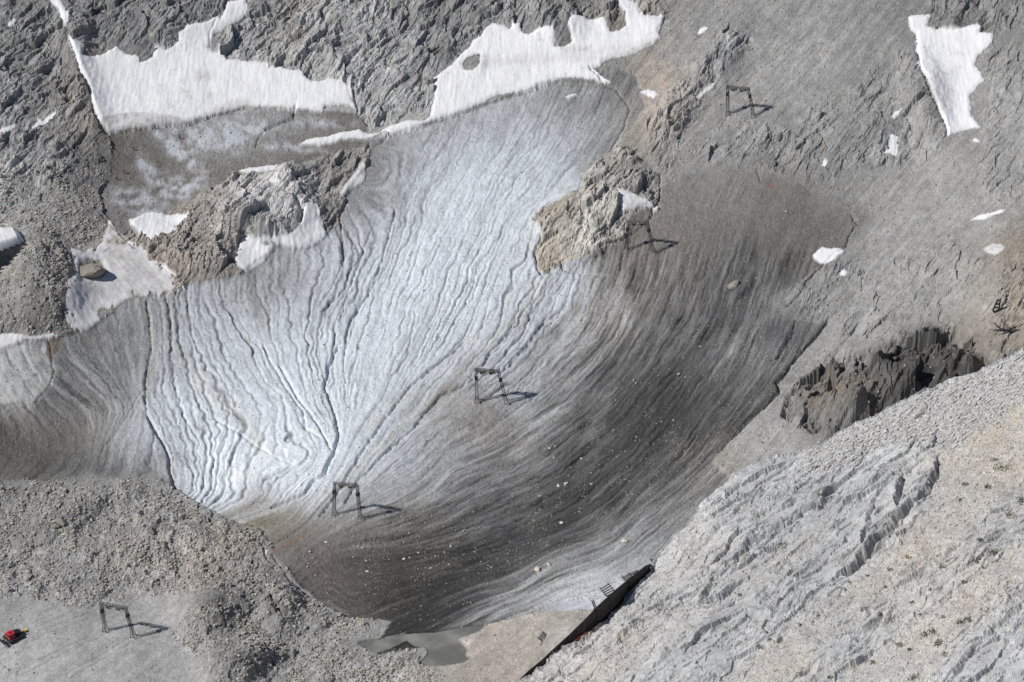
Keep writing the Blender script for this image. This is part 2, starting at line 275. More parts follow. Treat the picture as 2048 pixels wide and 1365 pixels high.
ROCK_TONES = [(50,50,125),(50,150,130),(50,230,132),(120,130,118),(170,230,B(132,122,112)),(150,160,B(140,126,116)),(100,320,132),(190,320,98),(170,380,105),(60,400,150),(20,370,155),(150,440,122),(100,440,130),(30,560,B(135,130,124)),(250,50,118),(330,40,116),(420,20,118),(500,30,130),(480,90,142),(560,110,158),(600,60,B(150,145,136)),(620,110,148),(640,80,130),(700,60,152),(760,170,150),(650,155,158),(800,80,142),(820,200,150),(750,220,150),(850,110,124),(880,60,120),(930,30,118),(1000,20,122),(1060,30,135),(1120,40,122),(1125,75,112),(1180,20,118),(1225,40,B(125,118,106)),(1280,10,B(150,140,122)),
 (1350,60,140),(1300,120,130),(1230,130,118),(1400,100,150),(1450,80,150),(1360,170,B(158,150,140)),(1310,160,B(170,155,138)),(1320,230,B(158,146,132)),(1290,270,B(140,130,120)),(1450,160,150),(1550,60,150),(1650,100,156),(1590,140,168),(1750,60,146),(1750,120,144),(1800,200,146),(1700,230,140),(1600,200,152),(1500,250,150),(1420,260,146),(1350,340,145),(1400,320,142),(1500,330,140),(1580,320,142),(1650,340,140),(1750,350,150),(1850,350,158),(1820,60,138),(1920,30,126),(2000,20,130),(2010,60,140),(2000,150,150),(2020,220,158),(2000,300,152),(1950,400,156),(1850,430,158),(1850,480,152),(1780,460,160),(1720,420,142),(1740,530,156),(1650,580,140),(1600,610,140),(1680,500,140),(1900,560,156),(1650,640,154),(1750,640,158),(1700,700,168),(1620,750,168),(1850,620,158),(1560,850,165),(1500,890,160),(1450,940,B(160,152,142)),(1960,600,165),(2030,540,B(150,138,120)),(2042,640,B(168,146,112)),(2025,600,B(158,146,128)),(2010,670,B(125,125,125)),(1960,660,B(165,150,125)),
 (1800,740,88),(1900,720,84),(1750,780,88),(1700,750,B(118,114,108)),(1620,800,B(125,118,108)),(1860,700,88),(1680,850,130),(1660,790,B(130,120,108)),(1700,800,B(125,115,102)),  # crag tones kept dark: its shade is put into the colour
 (450,400,B(145,138,130)),(420,380,B(150,137,127)),(550,400,162),(590,370,158),(500,390,160),(620,370,140),(660,330,B(135,128,118)),(600,330,B(128,120,110)),(640,420,B(128,122,114)),(430,500,B(145,132,122)),(350,480,B(145,133,123)),(330,540,B(150,130,110)),(410,540,B(138,128,118)),(500,450,135),(380,420,B(140,126,115)),
 (60,560,125),(110,610,100),(50,620,112),(90,500,B(150,146,138)),(120,650,B(125,118,108)),(180,535,B(160,148,132)),
 (1200,400,B(166,160,150)),(1130,430,B(174,167,152)),(1080,440,B(150,136,112)),(1090,510,B(162,148,122)),(1150,490,B(168,161,148)),(1250,340,B(150,143,133)),(1290,390,B(145,139,130)),(1210,460,B(165,157,142)),(1215,330,B(150,143,130)),(1110,400,B(145,132,112)),
 (50,1000,122),(20,960,125),(200,1010,134),(300,1000,140),(100,1100,140),(250,1100,B(150,143,135)),(400,1050,145),(450,1100,B(156,146,134)),(350,1150,150),(500,1150,132),(500,1060,B(140,132,120)),(600,1250,128),(560,1200,120),(430,1220,108),(440,1260,120),(480,1320,112),(700,1310,146),(750,1340,150),(650,1240,135),(720,1260,132),(850,1340,145),(380,1130,B(160,146,132)),(130,1045,115),(40,1180,135),(200,1170,140),(180,1200,130),
 (100,1240,154),(200,1300,150),(350,1330,150),(350,1220,156),(50,1300,150),(300,1260,150),(380,1300,148),(520,1290,148),(20,1350,165),
 (1000,1280,B(176,165,152)),(1050,1340,B(168,158,146)),(1130,1250,B(165,158,148)),(900,1345,B(158,150,140)),(1100,1230,B(172,163,150)),(960,1320,B(174,162,149)),(1150,1300,150)]
# blobs of raised / sunk ground: cx, cy, rx, ry, rotation(deg, image), height m
BUMPS = [(-78,545,42,45,0,17),(90,570,80,95,0,10),(50,500,60,50,0,5),(550,415,105,72,-15,9),(440,410,80,60,0,5),(400,510,90,45,20,5),(500,450,60,30,0,4),(1160,440,85,70,-35,4.5),(1240,370,60,60,0,4),  # first entry: unseen mound past the left edge, added to shade the hollow
 (430,1215,75,48,-10,9),(560,1210,40,50,20,6),(475,1325,70,48,-20,10),(640,1240,40,22,0,2),(250,1090,160,50,-20,4),(120,1050,70,30,-15,4),(400,1075,120,40,10,3),(200,1000,120,30,-10,3),(700,1320,150,40,-15,2.5),(800,1310,60,20,0,1.5),
 (750,1190,60,18,-25,1.2),(940,820,110,40,-25,2.5),(700,1060,90,35,-20,2.0),(1530,700,60,70,30,3),(240,900,120,60,-40,3),(100,870,110,60,0,-2.5),(280,240,120,30,0,1.5),
 (165,180,35,110,-18,3.5),(150,60,40,60,0,4),(330,40,120,60,0,5),(1850,200,40,90,-15,6),(1740,250,150,60,-35,5),(1120,45,60,40,0,4),(1440,110,40,70,35,4),(1340,230,40,100,25,3),
 (950,130,22,18,0,1.5),(1220,35,30,30,0,2),(1150,1275,45,30,-40,5),(1480,580,30,14,-40,2),(40,760,90,60,0,2.5),(1420,720,50,90,35,1.0),(640,380,20,30,0,-2),(1210,520,60,20,-20,-1.5)]
# gaps, crevices and stream grooves: points, half width px, depth m
GROOVES = [
 ([(1655,643),(1600,710),(1556,764),(1562,784),(1520,822),(1470,872),(1440,902)], 2.6, 2.5),
 ([(1590,640),(1585,670),(1562,705),(1545,720)], 1.6, 1.2),
 ([(1702,430),(1714,450),(1700,470),(1692,490)], 1.8, 1.5), ([(1692,490),(1650,525),(1615,560),(1600,590),(1575,610)], 1.6, 1.2),
 ([(1068,432),(1085,448),(1082,475),(1070,500),(1074,530),(1086,545),(1105,535)], 2.4, 2.0),
 ([(1165,352),(1158,380),(1100,402),(1072,425)], 1.8, 1.0),
 ([(1122,520),(1128,535),(1180,545),(1210,548)], 2.2, 1.4), ([(1090,545),(1062,600),(1000,680)], 1.6, 0.9),
 ([(1322,350),(1318,400),(1310,415),(1300,440),(1260,470),(1215,492)], 1.8, 1.4),
 ([(1245,505),(1238,535)], 1.4, 1.0),
 ([(295,830),(310,855),(325,880),(338,910),(340,940),(350,975)], 3.0, 2.2), ([(290,790),(295,830)], 1.8, 1.0),
 ([(293,600),(300,650),(302,700),(290,760),(290,800)], 2.0, 1.1), ([(333,590),(342,640),(345,700)], 1.8, 1.0),
 ([(675,690),(655,735),(650,765),(665,815),(678,865),(668,900),(655,925),(650,945),(625,960),(610,985),(575,1000),(545,1012)], 2.6, 1.9),
 ([(560,730),(595,790),(625,830),(645,860),(662,895)], 2.0, 1.3), ([(525,690),(570,770),(605,815),(610,850),(640,870)], 1.8, 1.1),
 ([(930,680),(820,770),(760,850),(715,915),(672,985),(640,1030)], 2.2, 1.4),
 ([(1040,640),(980,700),(965,730),(940,760),(880,790),(830,850),(780,895),(715,960),(690,1000)], 2.2, 1.4),
 ([(1120,620),(1080,650),(1050,690),(1010,730)], 2.4, 1.2),
 ([(300,590),(340,600),(365,588),(400,592),(480,600)], 1.5, 0.7),
 ([(780,272),(850,250),(935,222),(1035,189),(1115,162),(1200,168),(1240,175)], 1.8, 0.7),
 ([(1180,140),(1200,160),(1235,178),(1260,215),(1245,262),(1222,298)], 1.8, 1.0),
 ([(216,268),(300,256),(375,250),(412,239),(480,219),(560,218),(640,226)], 1.6, 0.9),
 ([(740,285),(732,300),(710,318)], 2.0, 1.4), ([(775,272),(760,285),(740,290)], 2.4, 1.4),
 ([(692,400),(680,430),(685,480),(688,520)], 2.2, 1.3), ([(688,520),(660,580),(640,610)], 1.4, 0.7),
 ([(740,460),(720,520),(690,600),(680,640)], 1.4, 0.9), ([(790,420),(770,500),(740,580),(700,640),(690,690)], 1.8, 1.1),
 ([(430,835),(480,865),(515,890),(560,915),(585,925)], 1.4, 0.8), ([(240,470),(270,500),(290,498)], 2.6, 1.0), ([(200,430),(225,455),(255,480)], 1.6, 0.8),
 ([(290,770),(240,850),(205,895),(195,920)], 1.3, 0.5), ([(590,212),(586,235),(560,245),(530,258)], 2.2, 1.6), ([(530,258),(515,280),(510,292)], 1.4, 0.7),
 ([(0,818),(30,805),(70,800),(100,770),(108,740),(100,690),(95,680)], 1.8, 0.8),
 ([(470,1040),(500,1045),(530,1060),(520,1085),(535,1120),(555,1130)], 2.2, 0.8), ([(545,1110),(570,1150),(610,1185),(650,1205),(700,1230)], 2.0, 0.9),
 ([(540,1190),(555,1210),(575,1225)], 3.0, 2.0), ([(1556,762),(1566,776)], 3.0, 1.0),
 ([(140,80),(160,140),(178,175),(190,225),(205,255),(215,268)], 2.4, 1.6), ([(708,185),(712,205),(718,228)], 2.4, 1.4), ([(1832,70),(1836,120),(1850,155),(1888,240),(1895,272)], 2.2, 1.2),
 ([(436,31),(420,70),(417,96)], 1.4, 0.6), ([(590,395),(605,415),(600,440)], 4.0, 2.5), ([(468,470),(490,455),(500,440),(530,432)], 3.0, 1.8),
 ([(1375,200),(1395,178),(1412,170)], 3.0, 1.6), ([(1455,230),(1440,260)], 1.4, 0.6), ([(1515,340),(1522,365)],1.6,0.8),
]
PATHS = [[(-10,1290),(150,1215),(260,1160)],[(40,1345),(200,1270),(330,1215)],[(-10,1310),(100,1262),(190,1225)],[(140,1350),(250,1290),(330,1250)],
 [(1400,220),(1500,150),(1620,60),(1680,40),(1830,20)]]
FG_EDGE = [(2300,560),(2048,693),(2020,712),(1975,735),(1950,748),(1900,757),(1860,775),(1820,795),(1790,812),(1745,838),(1700,853),(1660,872),(1640,884),(1600,898),(1560,908),(1500,928),(1470,945),(1450,962),(1415,992),(1395,1015),(1380,1040),(1350,1068),(1330,1092),(1313,1113),(1302,1138),(1278,1165),(1255,1183),(1240,1212),(1225,1228),(1198,1252),(1180,1268),(1150,1287),(1112,1306),(1095,1326),(1062,1350),(1040,1367),(960,1440),(880,1520)]
# ------------------------------------------------------------------ the main terrain sheet
K_ILL = 0.98      # typical light on the ground, turns survey tones into surface colours
def axis(a, b, step, far, grow=1.16):
    core = np.arange(a, b, step); lo = []; hi = []; s = step; v = a
    while v > -far: s = min(s*grow, 60); v -= s; lo.append(v)
    s = step; v = core[-1]
    while v < far: s = min(s*grow, 60); v += s; hi.append(v)
    return np.array(lo[::-1]+list(core)+hi)
_c = unproject(np.array([-20, 2068, -20, 2068, 1024, 1024]), np.array([1380, 1380, -15, -15, -15, 1380]))
Y0, Y1 = _c[:, 1].min(), _c[:, 1].max(); X1 = max(abs(_c[:, 0]).max()-6, 100)
print('extent', Y0, Y1, X1, _c[:, 2])
gx = axis(-X1, X1, 0.43, 1100, 1.06); gy = axis(Y0-4, Y1+4, 0.50, 900)
X, Y = np.meshgrid(gx, gy); NY, NX = X.shape
print('grid', NX, NY, NX*NY)
Z0 = macro(X, Y).astype(np.float64)
PX, PY = project(X, Y, Z0); PX = PX.astype(np.float32); PY = PY.astype(np.float32)
Xf = X.astype(np.float32); Yf = Y.astype(np.float32)
wx = 5*fbm(Xf/7, Yf/7, 3, 1)+1.6*perlin(Xf/1.6, Yf/1.6, 4); wy = 5*fbm(Xf/7, Yf/7, 3, 2)+1.6*perlin(Xf/1.6, Yf/1.6, 5)
# raised ground first, so that everything surveyed on it sits where it shows
Zsh = np.zeros(Z0.shape)
for _it in range(5):
    qx, qy = project(X, Y, Z0+Zsh); qx = qx+wx; qy = qy+wy; acc = np.zeros(Z0.shape)
    for cx, cy, rx, ry, rot, h in BUMPS:
        if _it == 0 and h > 0: cy_ = cy
        a = math.radians(-rot); dx = (qx-cx); dy = (qy-cy)
        uu = (dx*math.cos(a)-dy*math.sin(a))/rx; vv_ = (dx*math.sin(a)+dy*math.cos(a))/ry
        acc += h*np.exp(-np.minimum((uu*uu+vv_*vv_)**1.3*1.1, 40))
    Zsh = .45*Zsh+.55*acc if _it < 4 else .5*Zsh+.5*acc
# keep the far sides of the mounds from folding: never steeper than the view
PX, PY = project(X, Y, Z0+Zsh); PX = PX.astype(np.float32); PY = PY.astype(np.float32)
QX, QY = PX+wx, PY+wy
white = RNG.random(X.shape).astype(np.float32)*2-1
n40 = fbm(Xf/40, Yf/40, 3, 0); n12 = fbm(Xf/12, Yf/12, 4, 3); n4 = fbm(Xf/4, Yf/4, 3, 6); n1 = perlin(Xf/1.1, Yf/1.1, 2)
# region masks
sdG = poly_sd(GLACIER, QX, QY, 80)
sdI = np.maximum(poly_sd(KNOLL, QX, QY, 40), poly_sd(NUNATAK, QX, QY, 40))
sdG = np.minimum(sdG, -sdI)
mG = sstep(-2, 3, sdG)
R = np.zeros(X.shape, np.float32)
for P, s in ROCKZONES:
    R = np.maximum(R, s*sstep(-22, 12, poly_sd(P, QX, QY, 45)+22*n12*1.6))
R = R*(0.55+0.45*sstep(-0.25, 0.15, n12+0.4*n40))
R *= (1-mG)
sdCrag = poly_sd(CRAG, QX, QY, 60); sdMound = poly_sd(MOUND, QX, QY, 60); sdPool = poly_sd(POOL, PX+wx*.6, PY+wy*.4, 80)
MORAINE = [(-420,955),(110,965),(215,960),(330,965),(400,1012),(480,1045),(520,1065),(545,1090),(540,1110),(570,1140),(600,1180),(650,1212),(720,1240),(790,1245),(850,1225),(900,1245),(820,1268),(700,1275),(830,1290),(860,1310),(870,1340),(880,1420),(640,1420),(420,1420),(400,1330),(330,1270),(370,1190),(290,1190),(200,1215),(100,1200),(-420,1185)]
sdMor = poly_sd(MORAINE, QX, QY, 50)
mMor = np.maximum(sstep(-14, 26, sdMor+20*n12), np.maximum(sstep(-5, 8, sdMound), 0))
RUB2 = [(-420,380),(150,340),(210,330),(215,400),(215,470),(130,490),(60,450),(-420,450)]
mRub = np.maximum(mMor, 0.7*sstep(-15, 10, poly_sd(RUB2, QX, QY, 40)))
mRub = np.maximum(mRub, 0.6*sstep(-15, 10, poly_sd([(330,420),(600,430),(500,545),(300,540),(270,490)], QX, QY, 40)))
mRub *= (1-mG)
FLAT = [(-420,1195),(110,1205),(200,1222),(290,1195),(370,1192),(420,1180),(480,1180),(380,1225),(340,1270),(400,1320),(430,1420),(-420,1420)]
mFlat = np.maximum(sstep(-5, 8, poly_sd(FLAT, QX, QY, 40)), sstep(-5, 8, poly_sd([(930,1330),(960,1260),(1080,1225),(1190,1222),(1230,1250),(1100,1420),(880,1420),(900,1350)], QX, QY, 40)))
mRub *= (1-mFlat)
# shaped ground
Zb = Z0.copy()
Zb += Zsh
Zb += 1.2*n40*(1-0.6*mG) + 0.5*n12*(1-mG)
# rock ledges: strike runs up to the right, scarps face right
u = 0.6*Xf+0.8*Yf; v = 0.8*Xf-0.6*Yf; vw = v+5*fbm(Xf/28, Yf/28, 3, 5)
crg = sstep(-12, 10, sdCrag)
bk1, be1, bi1 = facets(u/9+.5*n12, vw/3.4, 1); bk2, be2, bi2 = facets(u/3.4+.4*n4, vw/1.5, 4); bk3, be3, bi3 = facets(u/13+.6*n12, vw/7, 6)
rock = (3.3*bk3+1.5*bk1+.45*bk2-.30*be1-.15*be2 + 1.3*saw(vw/12.5+0.9*fbm(u/30, v/14, 2, 1), .16)*sstep(-.2, .3, fbm(Xf/18, Yf/18, 2, 4)) + 0.75*saw(vw/4.4+1.2*fbm(u/12, v/5, 2, 2), .2)
        + 0.25*saw(vw/1.9+1.5*fbm(u/5, v/3, 2, 3), .28) + 1.3*ridged(u/26, vw/10, 3, 6) + 0.25*ridged(u/5.5, vw/2.4, 3, 2) + 0.5*n4)
crack = np.exp(-(perlin(u/9, vw/5, 7)/0.05)**2)
rock -= 0.55*crack
Zr = R*rock
crag_shape = 5*saw(vw/22+0.35+0.5*fbm(u/40, v/30, 2, 2), .35)+7.5*facets(u/17+.6*n40, v/12+.5*n40, 2)[0]+3.0*facets(u/7+.6*n40, v/5.5, 6)[0]+.9*bk1+6*sstep(10,60,sdCrag)-3
Zr += crg*crag_shape
# far-side drop below the crag, into the gully behind the near ridge
gul, _ = line_d([(1690,905),(1790,850),(1900,800),(2060,720)], QX, QY, 60)
Zr -= 10*sstep(55, 5, gul)
f1, f2, cid = worley(Xf/1.9+0.3*n1, Yf/1.9, 1)
g1, g2, gid = worley(Xf/4.6, Yf/4.6, 2)
stone = np.clip(1-f1*1.25, 0, 1)*(0.4+0.6*cid); stone2 = np.clip(1-g1*1.4, 0, 1)*(gid > .6)*gid
runs = fbm((Xf*0.85-Yf*0.5)*0+Xf/6+Yf/9, (Xf-Yf)/60, 3, 3)
scree = (0.15+0.22*mRub-.09*mFlat)*stone + 0.45*mRub*stone2 + .35*mRub*facets(Xf/2.6, Yf/2.6, 3)[0] + 0.5*fbm((0.75*Xf-0.66*Yf)/3.2, (0.66*Xf+0.75*Yf)/22, 3, 2)*(1-mFlat) + white*(0.07+0.10*mRub-0.02*mFlat) + 0.9*mRub*fbm(Xf/6, Yf/6, 3, 4)+2.0*sstep(0,45,sdMor)*np.abs(fbm(Xf/22, Yf/22, 3, 2))*(sdMound<0)+.8*mRub*facets(Xf/5, Yf/5, 5)[0]
Zr += (1-mG)*(1-.93*crg)*(1-0.55*np.clip(R, 0, 1))*scree
# ice
psi = tps([p for vv, L in FLOW for p in L], [vv for vv, L in FLOW for p in L], 2e-3)
ice_t = tone_map([(a, b, c) for a, b, c in ICE_TONES])(PX, PY)
lum = ice_t.mean(-1)
clean = sstep(0.20, 0.48, lum)
WA = 3+7*clean
PS = psi(PX+WA*fbm(Xf/16,Yf/16,3,6)+.22*WA*perlin(Xf/5,Yf/5,2), PY+WA*fbm(Xf/16,Yf/16,3,4))
S_al = PY-0.75*60*np.logaddexp(0, (PX-640)/60)+0.3*np.minimum(PX, 640)
sh = 70*fbm(PS/24, S_al/230, 4, 6, .6)*sstep(560, 700, PX+.4*PY-200) + 30*fbm(PS/20, S_al/160, 4, 3, .6)
ice_t = tone_map([(a, b, c) for a, b, c in ICE_TONES])(PX+sh, PY+.7*sh)
lum = ice_t.mean(-1)
clean = sstep(0.20, 0.48, lum)
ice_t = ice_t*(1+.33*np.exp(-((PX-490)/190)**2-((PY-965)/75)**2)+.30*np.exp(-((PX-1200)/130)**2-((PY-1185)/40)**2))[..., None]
e = 2.0
G = np.hypot(psi(PX+e, PY)-psi(PX-e, PY), psi(PX, PY+e)-psi(PX, PY-e))/(2*e)
att = 1/(1+(G/2.6)**3)
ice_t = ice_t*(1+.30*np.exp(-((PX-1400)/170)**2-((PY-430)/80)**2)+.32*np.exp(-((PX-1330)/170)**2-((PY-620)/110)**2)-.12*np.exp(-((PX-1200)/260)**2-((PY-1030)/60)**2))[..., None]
def blob(cx, cy, rx, ry, rot=0):
    a = math.radians(-rot); dx = QX-cx; dy = QY-cy
    return np.exp(-(((dx*math.cos(a)-dy*math.sin(a))/rx)**2+((dx*math.sin(a)+dy*math.cos(a))/ry)**2))
zw = np.clip(.9*blob(1600,605,90,60)+blob(1520,375,260,75,-4)+blob(1690,440,60,60)+.9*blob(590,1090,60,60)+.8*blob(200,955,140,14)+.8*blob(1260,230,30,90), 0, 1)
mGz = mG*(1-zw)+zw*sstep(-45, 50, sdG+50*n12)
gm = np.clip(np.maximum.reduce([sstep(30, -20, poly_sd([(180,200),(780,200),(780,280),(700,420),(180,480)], PX, PY, 60)*-1), 1.1*blob(1370,430,150,90), blob(1550,420,110,80), blob(650,1140,140,70,10), blob(960,825,90,28,20), blob(80,890,150,50), blob(690,1060,60,26,10), .8*blob(1650,470,50,60)]), 0, 1)
att = att*(1-.82*gm)*(.75+.25*sstep(230, 480, PY+.0*PX))
PSw = PS + 2.5*perlin(Xf/3,Yf/3,1)*att
S_al = PY-0.75*60*np.logaddexp(0, (PX-640)/60)+0.3*np.minimum(PX, 640)
lower = sstep(350, 650, PY)
def lines(per, wig, wlen, w, s, plen=170, base=.15):
    t = PSw/per + wig*perlin(PSw/(per*3), S_al/wlen, s) + .22*wig*perlin(PSw/(per*1.3), S_al/(wlen*.22), s+2)
    k = np.floor(t); f = t-k-.5
    a = np.clip(base+1.3*perlin(k*7.31, S_al/plen, s+1)+.35*np.sin(k*12.9), 0, 1)
    return (a*np.exp(-(f/w)**2)).astype(np.float32)
r1 = lines(24, .8, 230, .06, 1, 420, .45); r2 = lines(11, .8, 150, .12, 2, 240, .5); r3 = lines(5.5, .7, 110, .2, 3, 150, .45)
l1 = lines(19, .5, 160, .17, 4, 110, .15); l2 = lines(7.5, .5, 120, .2, 5, 75, .25); l3 = lines(12, .6, 130, .14, 6, 110, .3); l4 = lines(4.6, .4, 80, .24, 7, 60, .3)
fine = perlin(PSw/3.4, S_al/50, 4); fine2 = fbm(PSw/10, S_al/130, 4, 5, .62)
stk = fbm(PSw/30, S_al/190, 5, 3, .72); stk2 = fbm(PSw/6, S_al/90, 3, 6)
patchy = (.45+1.6*np.clip(fbm(Xf/20, Yf/20, 3, 1)+.3, 0, 1))
dark_zone = sstep(.42, .18, lum)*np.maximum(sstep(750, 1000, PX+.35*PY), .75*sstep(330, 250, PX)*sstep(640,700,PY))*(1-sstep(1250,1350,PX)*sstep(520,440,PY))
ice = -(att*((0.30+0.65*lower)*clean*r1 + (0.35+0.42*lower)*(0.35+0.65*clean)*r2 + 0.22*r3+dark_zone*.35*(l3+.6*l4)) ) + att*(0.10*fine+0.22*fine2*(1.4-clean)+dark_zone*.25*stk)
ice += 0.16*fbm(Xf/1.8, Yf/1.8, 2, 1)*(0.4+0.9*clean) + 0.25*fbm(Xf/6, Yf/6, 3, 7)*clean - 0.28*stone*0 + (1-clean)*white*0.05 + gm*(.18*n4+.07*white+.15*stone)+ 0.03*white
ice += 0.5*fbm(PSw/60, S_al/300, 2, 6)
Zi = ice
for L, hw, dep in GROOVES:
    d, sd_ = line_d(L, PX+wx*.7+1.5*n1, PY+wy*.7, 12)
    Zb -= dep*np.exp(-(d/(hw*.95))**2)
Z = Zb + (1-mGz)*Zr + mGz*(Zi - 0.6*(1-zw))
for L in PATHS:
    d, sd_ = line_d(L, PX, PY, 14); Z -= 0.2*np.exp(-((np.abs(d)-5)/1.6)**2)
# snow
sid = np.full(X.shape, -1, np.int16); sdS_all = np.full(X.shape, -60, np.float32)
def holes(i, sd):
    if i == 2:
        sd = np.minimum(sd, -poly_sd([(925,128),(935,118),(948,112),(960,112),(960,125),(955,138),(945,145),(928,140)], QX, QY, 60))
    if i == 23:
        sd = sd-18*sstep(.08, .28, n12+.5*n4)
        sd = np.minimum(sd, -poly_sd([(158,528),(175,518),(205,522),(215,545),(195,560),(165,558),(155,545)], QX, QY, 60))
    if i == 20:
        sd = np.minimum(sd, -poly_sd([(525,484),(540,482),(546,488),(530,491)], QX, QY, 60))
    return sd
for i, (lab, P, th) in enumerate(SNOW):
    k = 0.55 if i not in (0, 2, 3) else 0.6
    sd = holes(i, poly_sd(P, PX+wx*k, PY+wy*k, 60)); m = sd > 0
    sid[m] = i; sdS_all = np.maximum(sdS_all, sd)
    s = Zb + th*(.55+.45*sstep(0, 7, sd))*0.9 - 0.4*mG
    al = (Xf/1.25+0.5*n4, Yf/7.5) if i != 23 else ((0.75*Xf+0.66*Yf)/1.5, (0.66*Xf-0.75*Yf)/9)
    s += 0.11*perlin(al[0], al[1], 3)+0.07*perlin(al[0]*2.1, al[1]*1.6, 1)+0.05*perlin(Xf/0.9, Yf/1.6, 5)+0.25*fbm(Xf/9, Yf/20, 2, 2)+0.02*white
    Z = np.where(m, s, Z)
mS = (sid >= 0)
# pool basin
POOLP = unproject(np.array([880.]), np.array([1290.]))[0]; POOL_Z = float(POOLP[2])-0.2
pb = sstep(-70, -2, sdPool)
Z = Z*(1-pb)+pb*(POOL_Z+0.25+0.35*(Z-Zb)+np.clip(-sdPool, 0, 70)*0.02)
Z = np.where(sdPool > -1, POOL_Z+0.1-0.25*np.clip(sdPool+1, 0, 6), Z)
# pit below the covered snow depot, shaded by the added mound
Z -= 3.0*sstep(-3, 10, poly_sd([(-420,500),(20,492),(55,485),(60,492),(35,515),(32,530),(-420,545)], PX, PY, 30))
H = Z
# ------------------------------------------------------------------ ground colours
rock_t = tone_map([(a, b, c) for a, b, c in ROCK_TONES])(PX, PY)
def mul(c, f): return c*f[..., None]
warm = np.array([1.03, 1.0, 0.955], np.float32); cool = np.array([0.935, 0.995, 1.06], np.float32)
A = mul(rock_t*np.array([1.0, 0.985, 0.955], np.float32), 1+0.22*n12+0.22*n4+0.16*white+0.12*n1)
A = mul(A, 1+0.25*(cid-.5)*(0.5+mRub)*(1-.5*mFlat)+.3*mRub*fbm(Xf/14, Yf/9, 3, 1))
Rc = np.clip(R, 0, 1)
A = mul(A, (1+Rc*(0.45*fbm(u/9, vw/3.2, 4, 5)+.28*(bi3-.5)+.22*(bi1-.5)+.15*(bi2-.5)+.16) - Rc*(0.25*crack+.22*be1+.12*be2)))
A = mul(A, 1+0.10*fbm((0.75*Xf-0.66*Yf)/3.0, (0.66*Xf+0.75*Yf)/26, 3, 6)*(1-np.clip(R, 0, 1))*2)
def stain(cx, cy, rx, ry, col, k, thr=0.0):
    global A
    m = np.exp(-(((QX-cx)/rx)**2+((QY-cy)/ry)**2))*sstep(thr, thr+.35, fbm(u/5+cx, v/3, 3, 4)+.15)*k
    m = np.clip(m, 0, 1)[..., None]; cc = lin(col); cc = cc*.55+cc.mean()*.45; A = A*(1-m*.55)+cc/K_ILL*m*.55
for st in [(1690,790,55,25,(190,140,85),.9),(1640,815,30,15,(180,140,95),.8),(1775,725,20,12,(180,140,100),.7),(1660,760,20,20,(170,135,95),.6),(2040,610,16,60,(195,150,95),.8),(1990,645,20,20,(180,150,115),.4),(1945,615,15,10,(190,150,110),.6),
           (1310,150,40,50,(200,170,135),.8),(1325,215,30,60,(190,165,135),.6),(1095,410,40,30,(150,120,75),.9),(1085,500,25,40,(175,145,90),.7),(1290,20,30,20,(165,140,100),.6),(590,60,20,60,(165,135,85),.7),(560,95,30,40,(165,140,95),.5),(1228,45,20,20,(150,125,90),.6),
           (170,170,18,60,(165,135,118),.7),(180,262,25,14,(170,140,105),.7),(440,1090,60,20,(175,150,120),.6),(330,520,40,14,(170,125,85),.7),(1880,350,60,120,(180,170,152),.5),(1800,440,60,60,(180,170,150),.5),(1950,560,60,60,(185,165,135),.5),(410,365,40,20,(165,140,120),.5)]:
    stain(*st)
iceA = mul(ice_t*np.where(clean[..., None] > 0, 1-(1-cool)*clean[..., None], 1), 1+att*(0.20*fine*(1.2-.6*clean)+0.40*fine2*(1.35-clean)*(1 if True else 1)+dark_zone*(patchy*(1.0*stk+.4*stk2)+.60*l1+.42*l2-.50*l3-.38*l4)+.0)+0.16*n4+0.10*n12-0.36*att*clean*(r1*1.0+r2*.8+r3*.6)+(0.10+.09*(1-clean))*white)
strata = perlin(PX/70+0.2*n12, PY/2.6+0.006*PX, 6)*sstep(0, .35, fbm(PX/90, PY/90, 2, 3)+.1)
iceA = mul(iceA, 1-0.16*clean*np.clip(strata, 0, 1))
# finely spread debris mixes patchily into the ice at its edges
dm = (1-.85*dark_zone)*sstep(-.05, .30, fbm(PSw/26, S_al/150, 4, 2)+0.5*n12-0.32*(clean-.15)-0.1)*(1-np.abs(clean-.35)*1.3).clip(0, 1)
brown = lin((110, 104, 98))
iceA = iceA*(1-0.45*dm[..., None])+0.45*dm[..., None]*brown
# clean ice showing through the upper debris, in patches
for q in [(385,262,45,14,5,1),(355,300,14,60,-48,.9),(400,290,40,16,0,.8),(470,270,28,30,20,1),(500,255,50,14,0,.8),(300,345,14,50,-40,.6),(350,375,30,26,0,.7),(270,400,50,22,10,.7),(300,425,30,12,0,.6),(640,245,60,12,0,.5),(560,290,60,8,0,.5),(620,300,40,8,10,.5),(380,370,34,16,-20,.6)]:
    m = np.clip(blob(*q[:5])*q[5]*(.9+2.2*n4+1.2*n12), 0, .85)[..., None]; iceA = iceA*(1-m)+m*lin((176, 180, 186))
d = poly_sd([(-420,690),(60,688),(95,692),(107,740),(100,770),(60,802),(-420,825)], QX, QY, 40); m = (.85*sstep(-3, 5, d)*(.8+1.2*n4)).clip(0, 1)[..., None]; iceA = iceA*(1-m)+m*lin((168, 168, 167))
d = poly_sd([(92,680),(122,672),(118,700),(100,715),(90,705)], QX, QY, 40); m = (.9*sstep(-3, 3, d))[..., None]; iceA = iceA*(1-m)+m*lin((112, 102, 92))
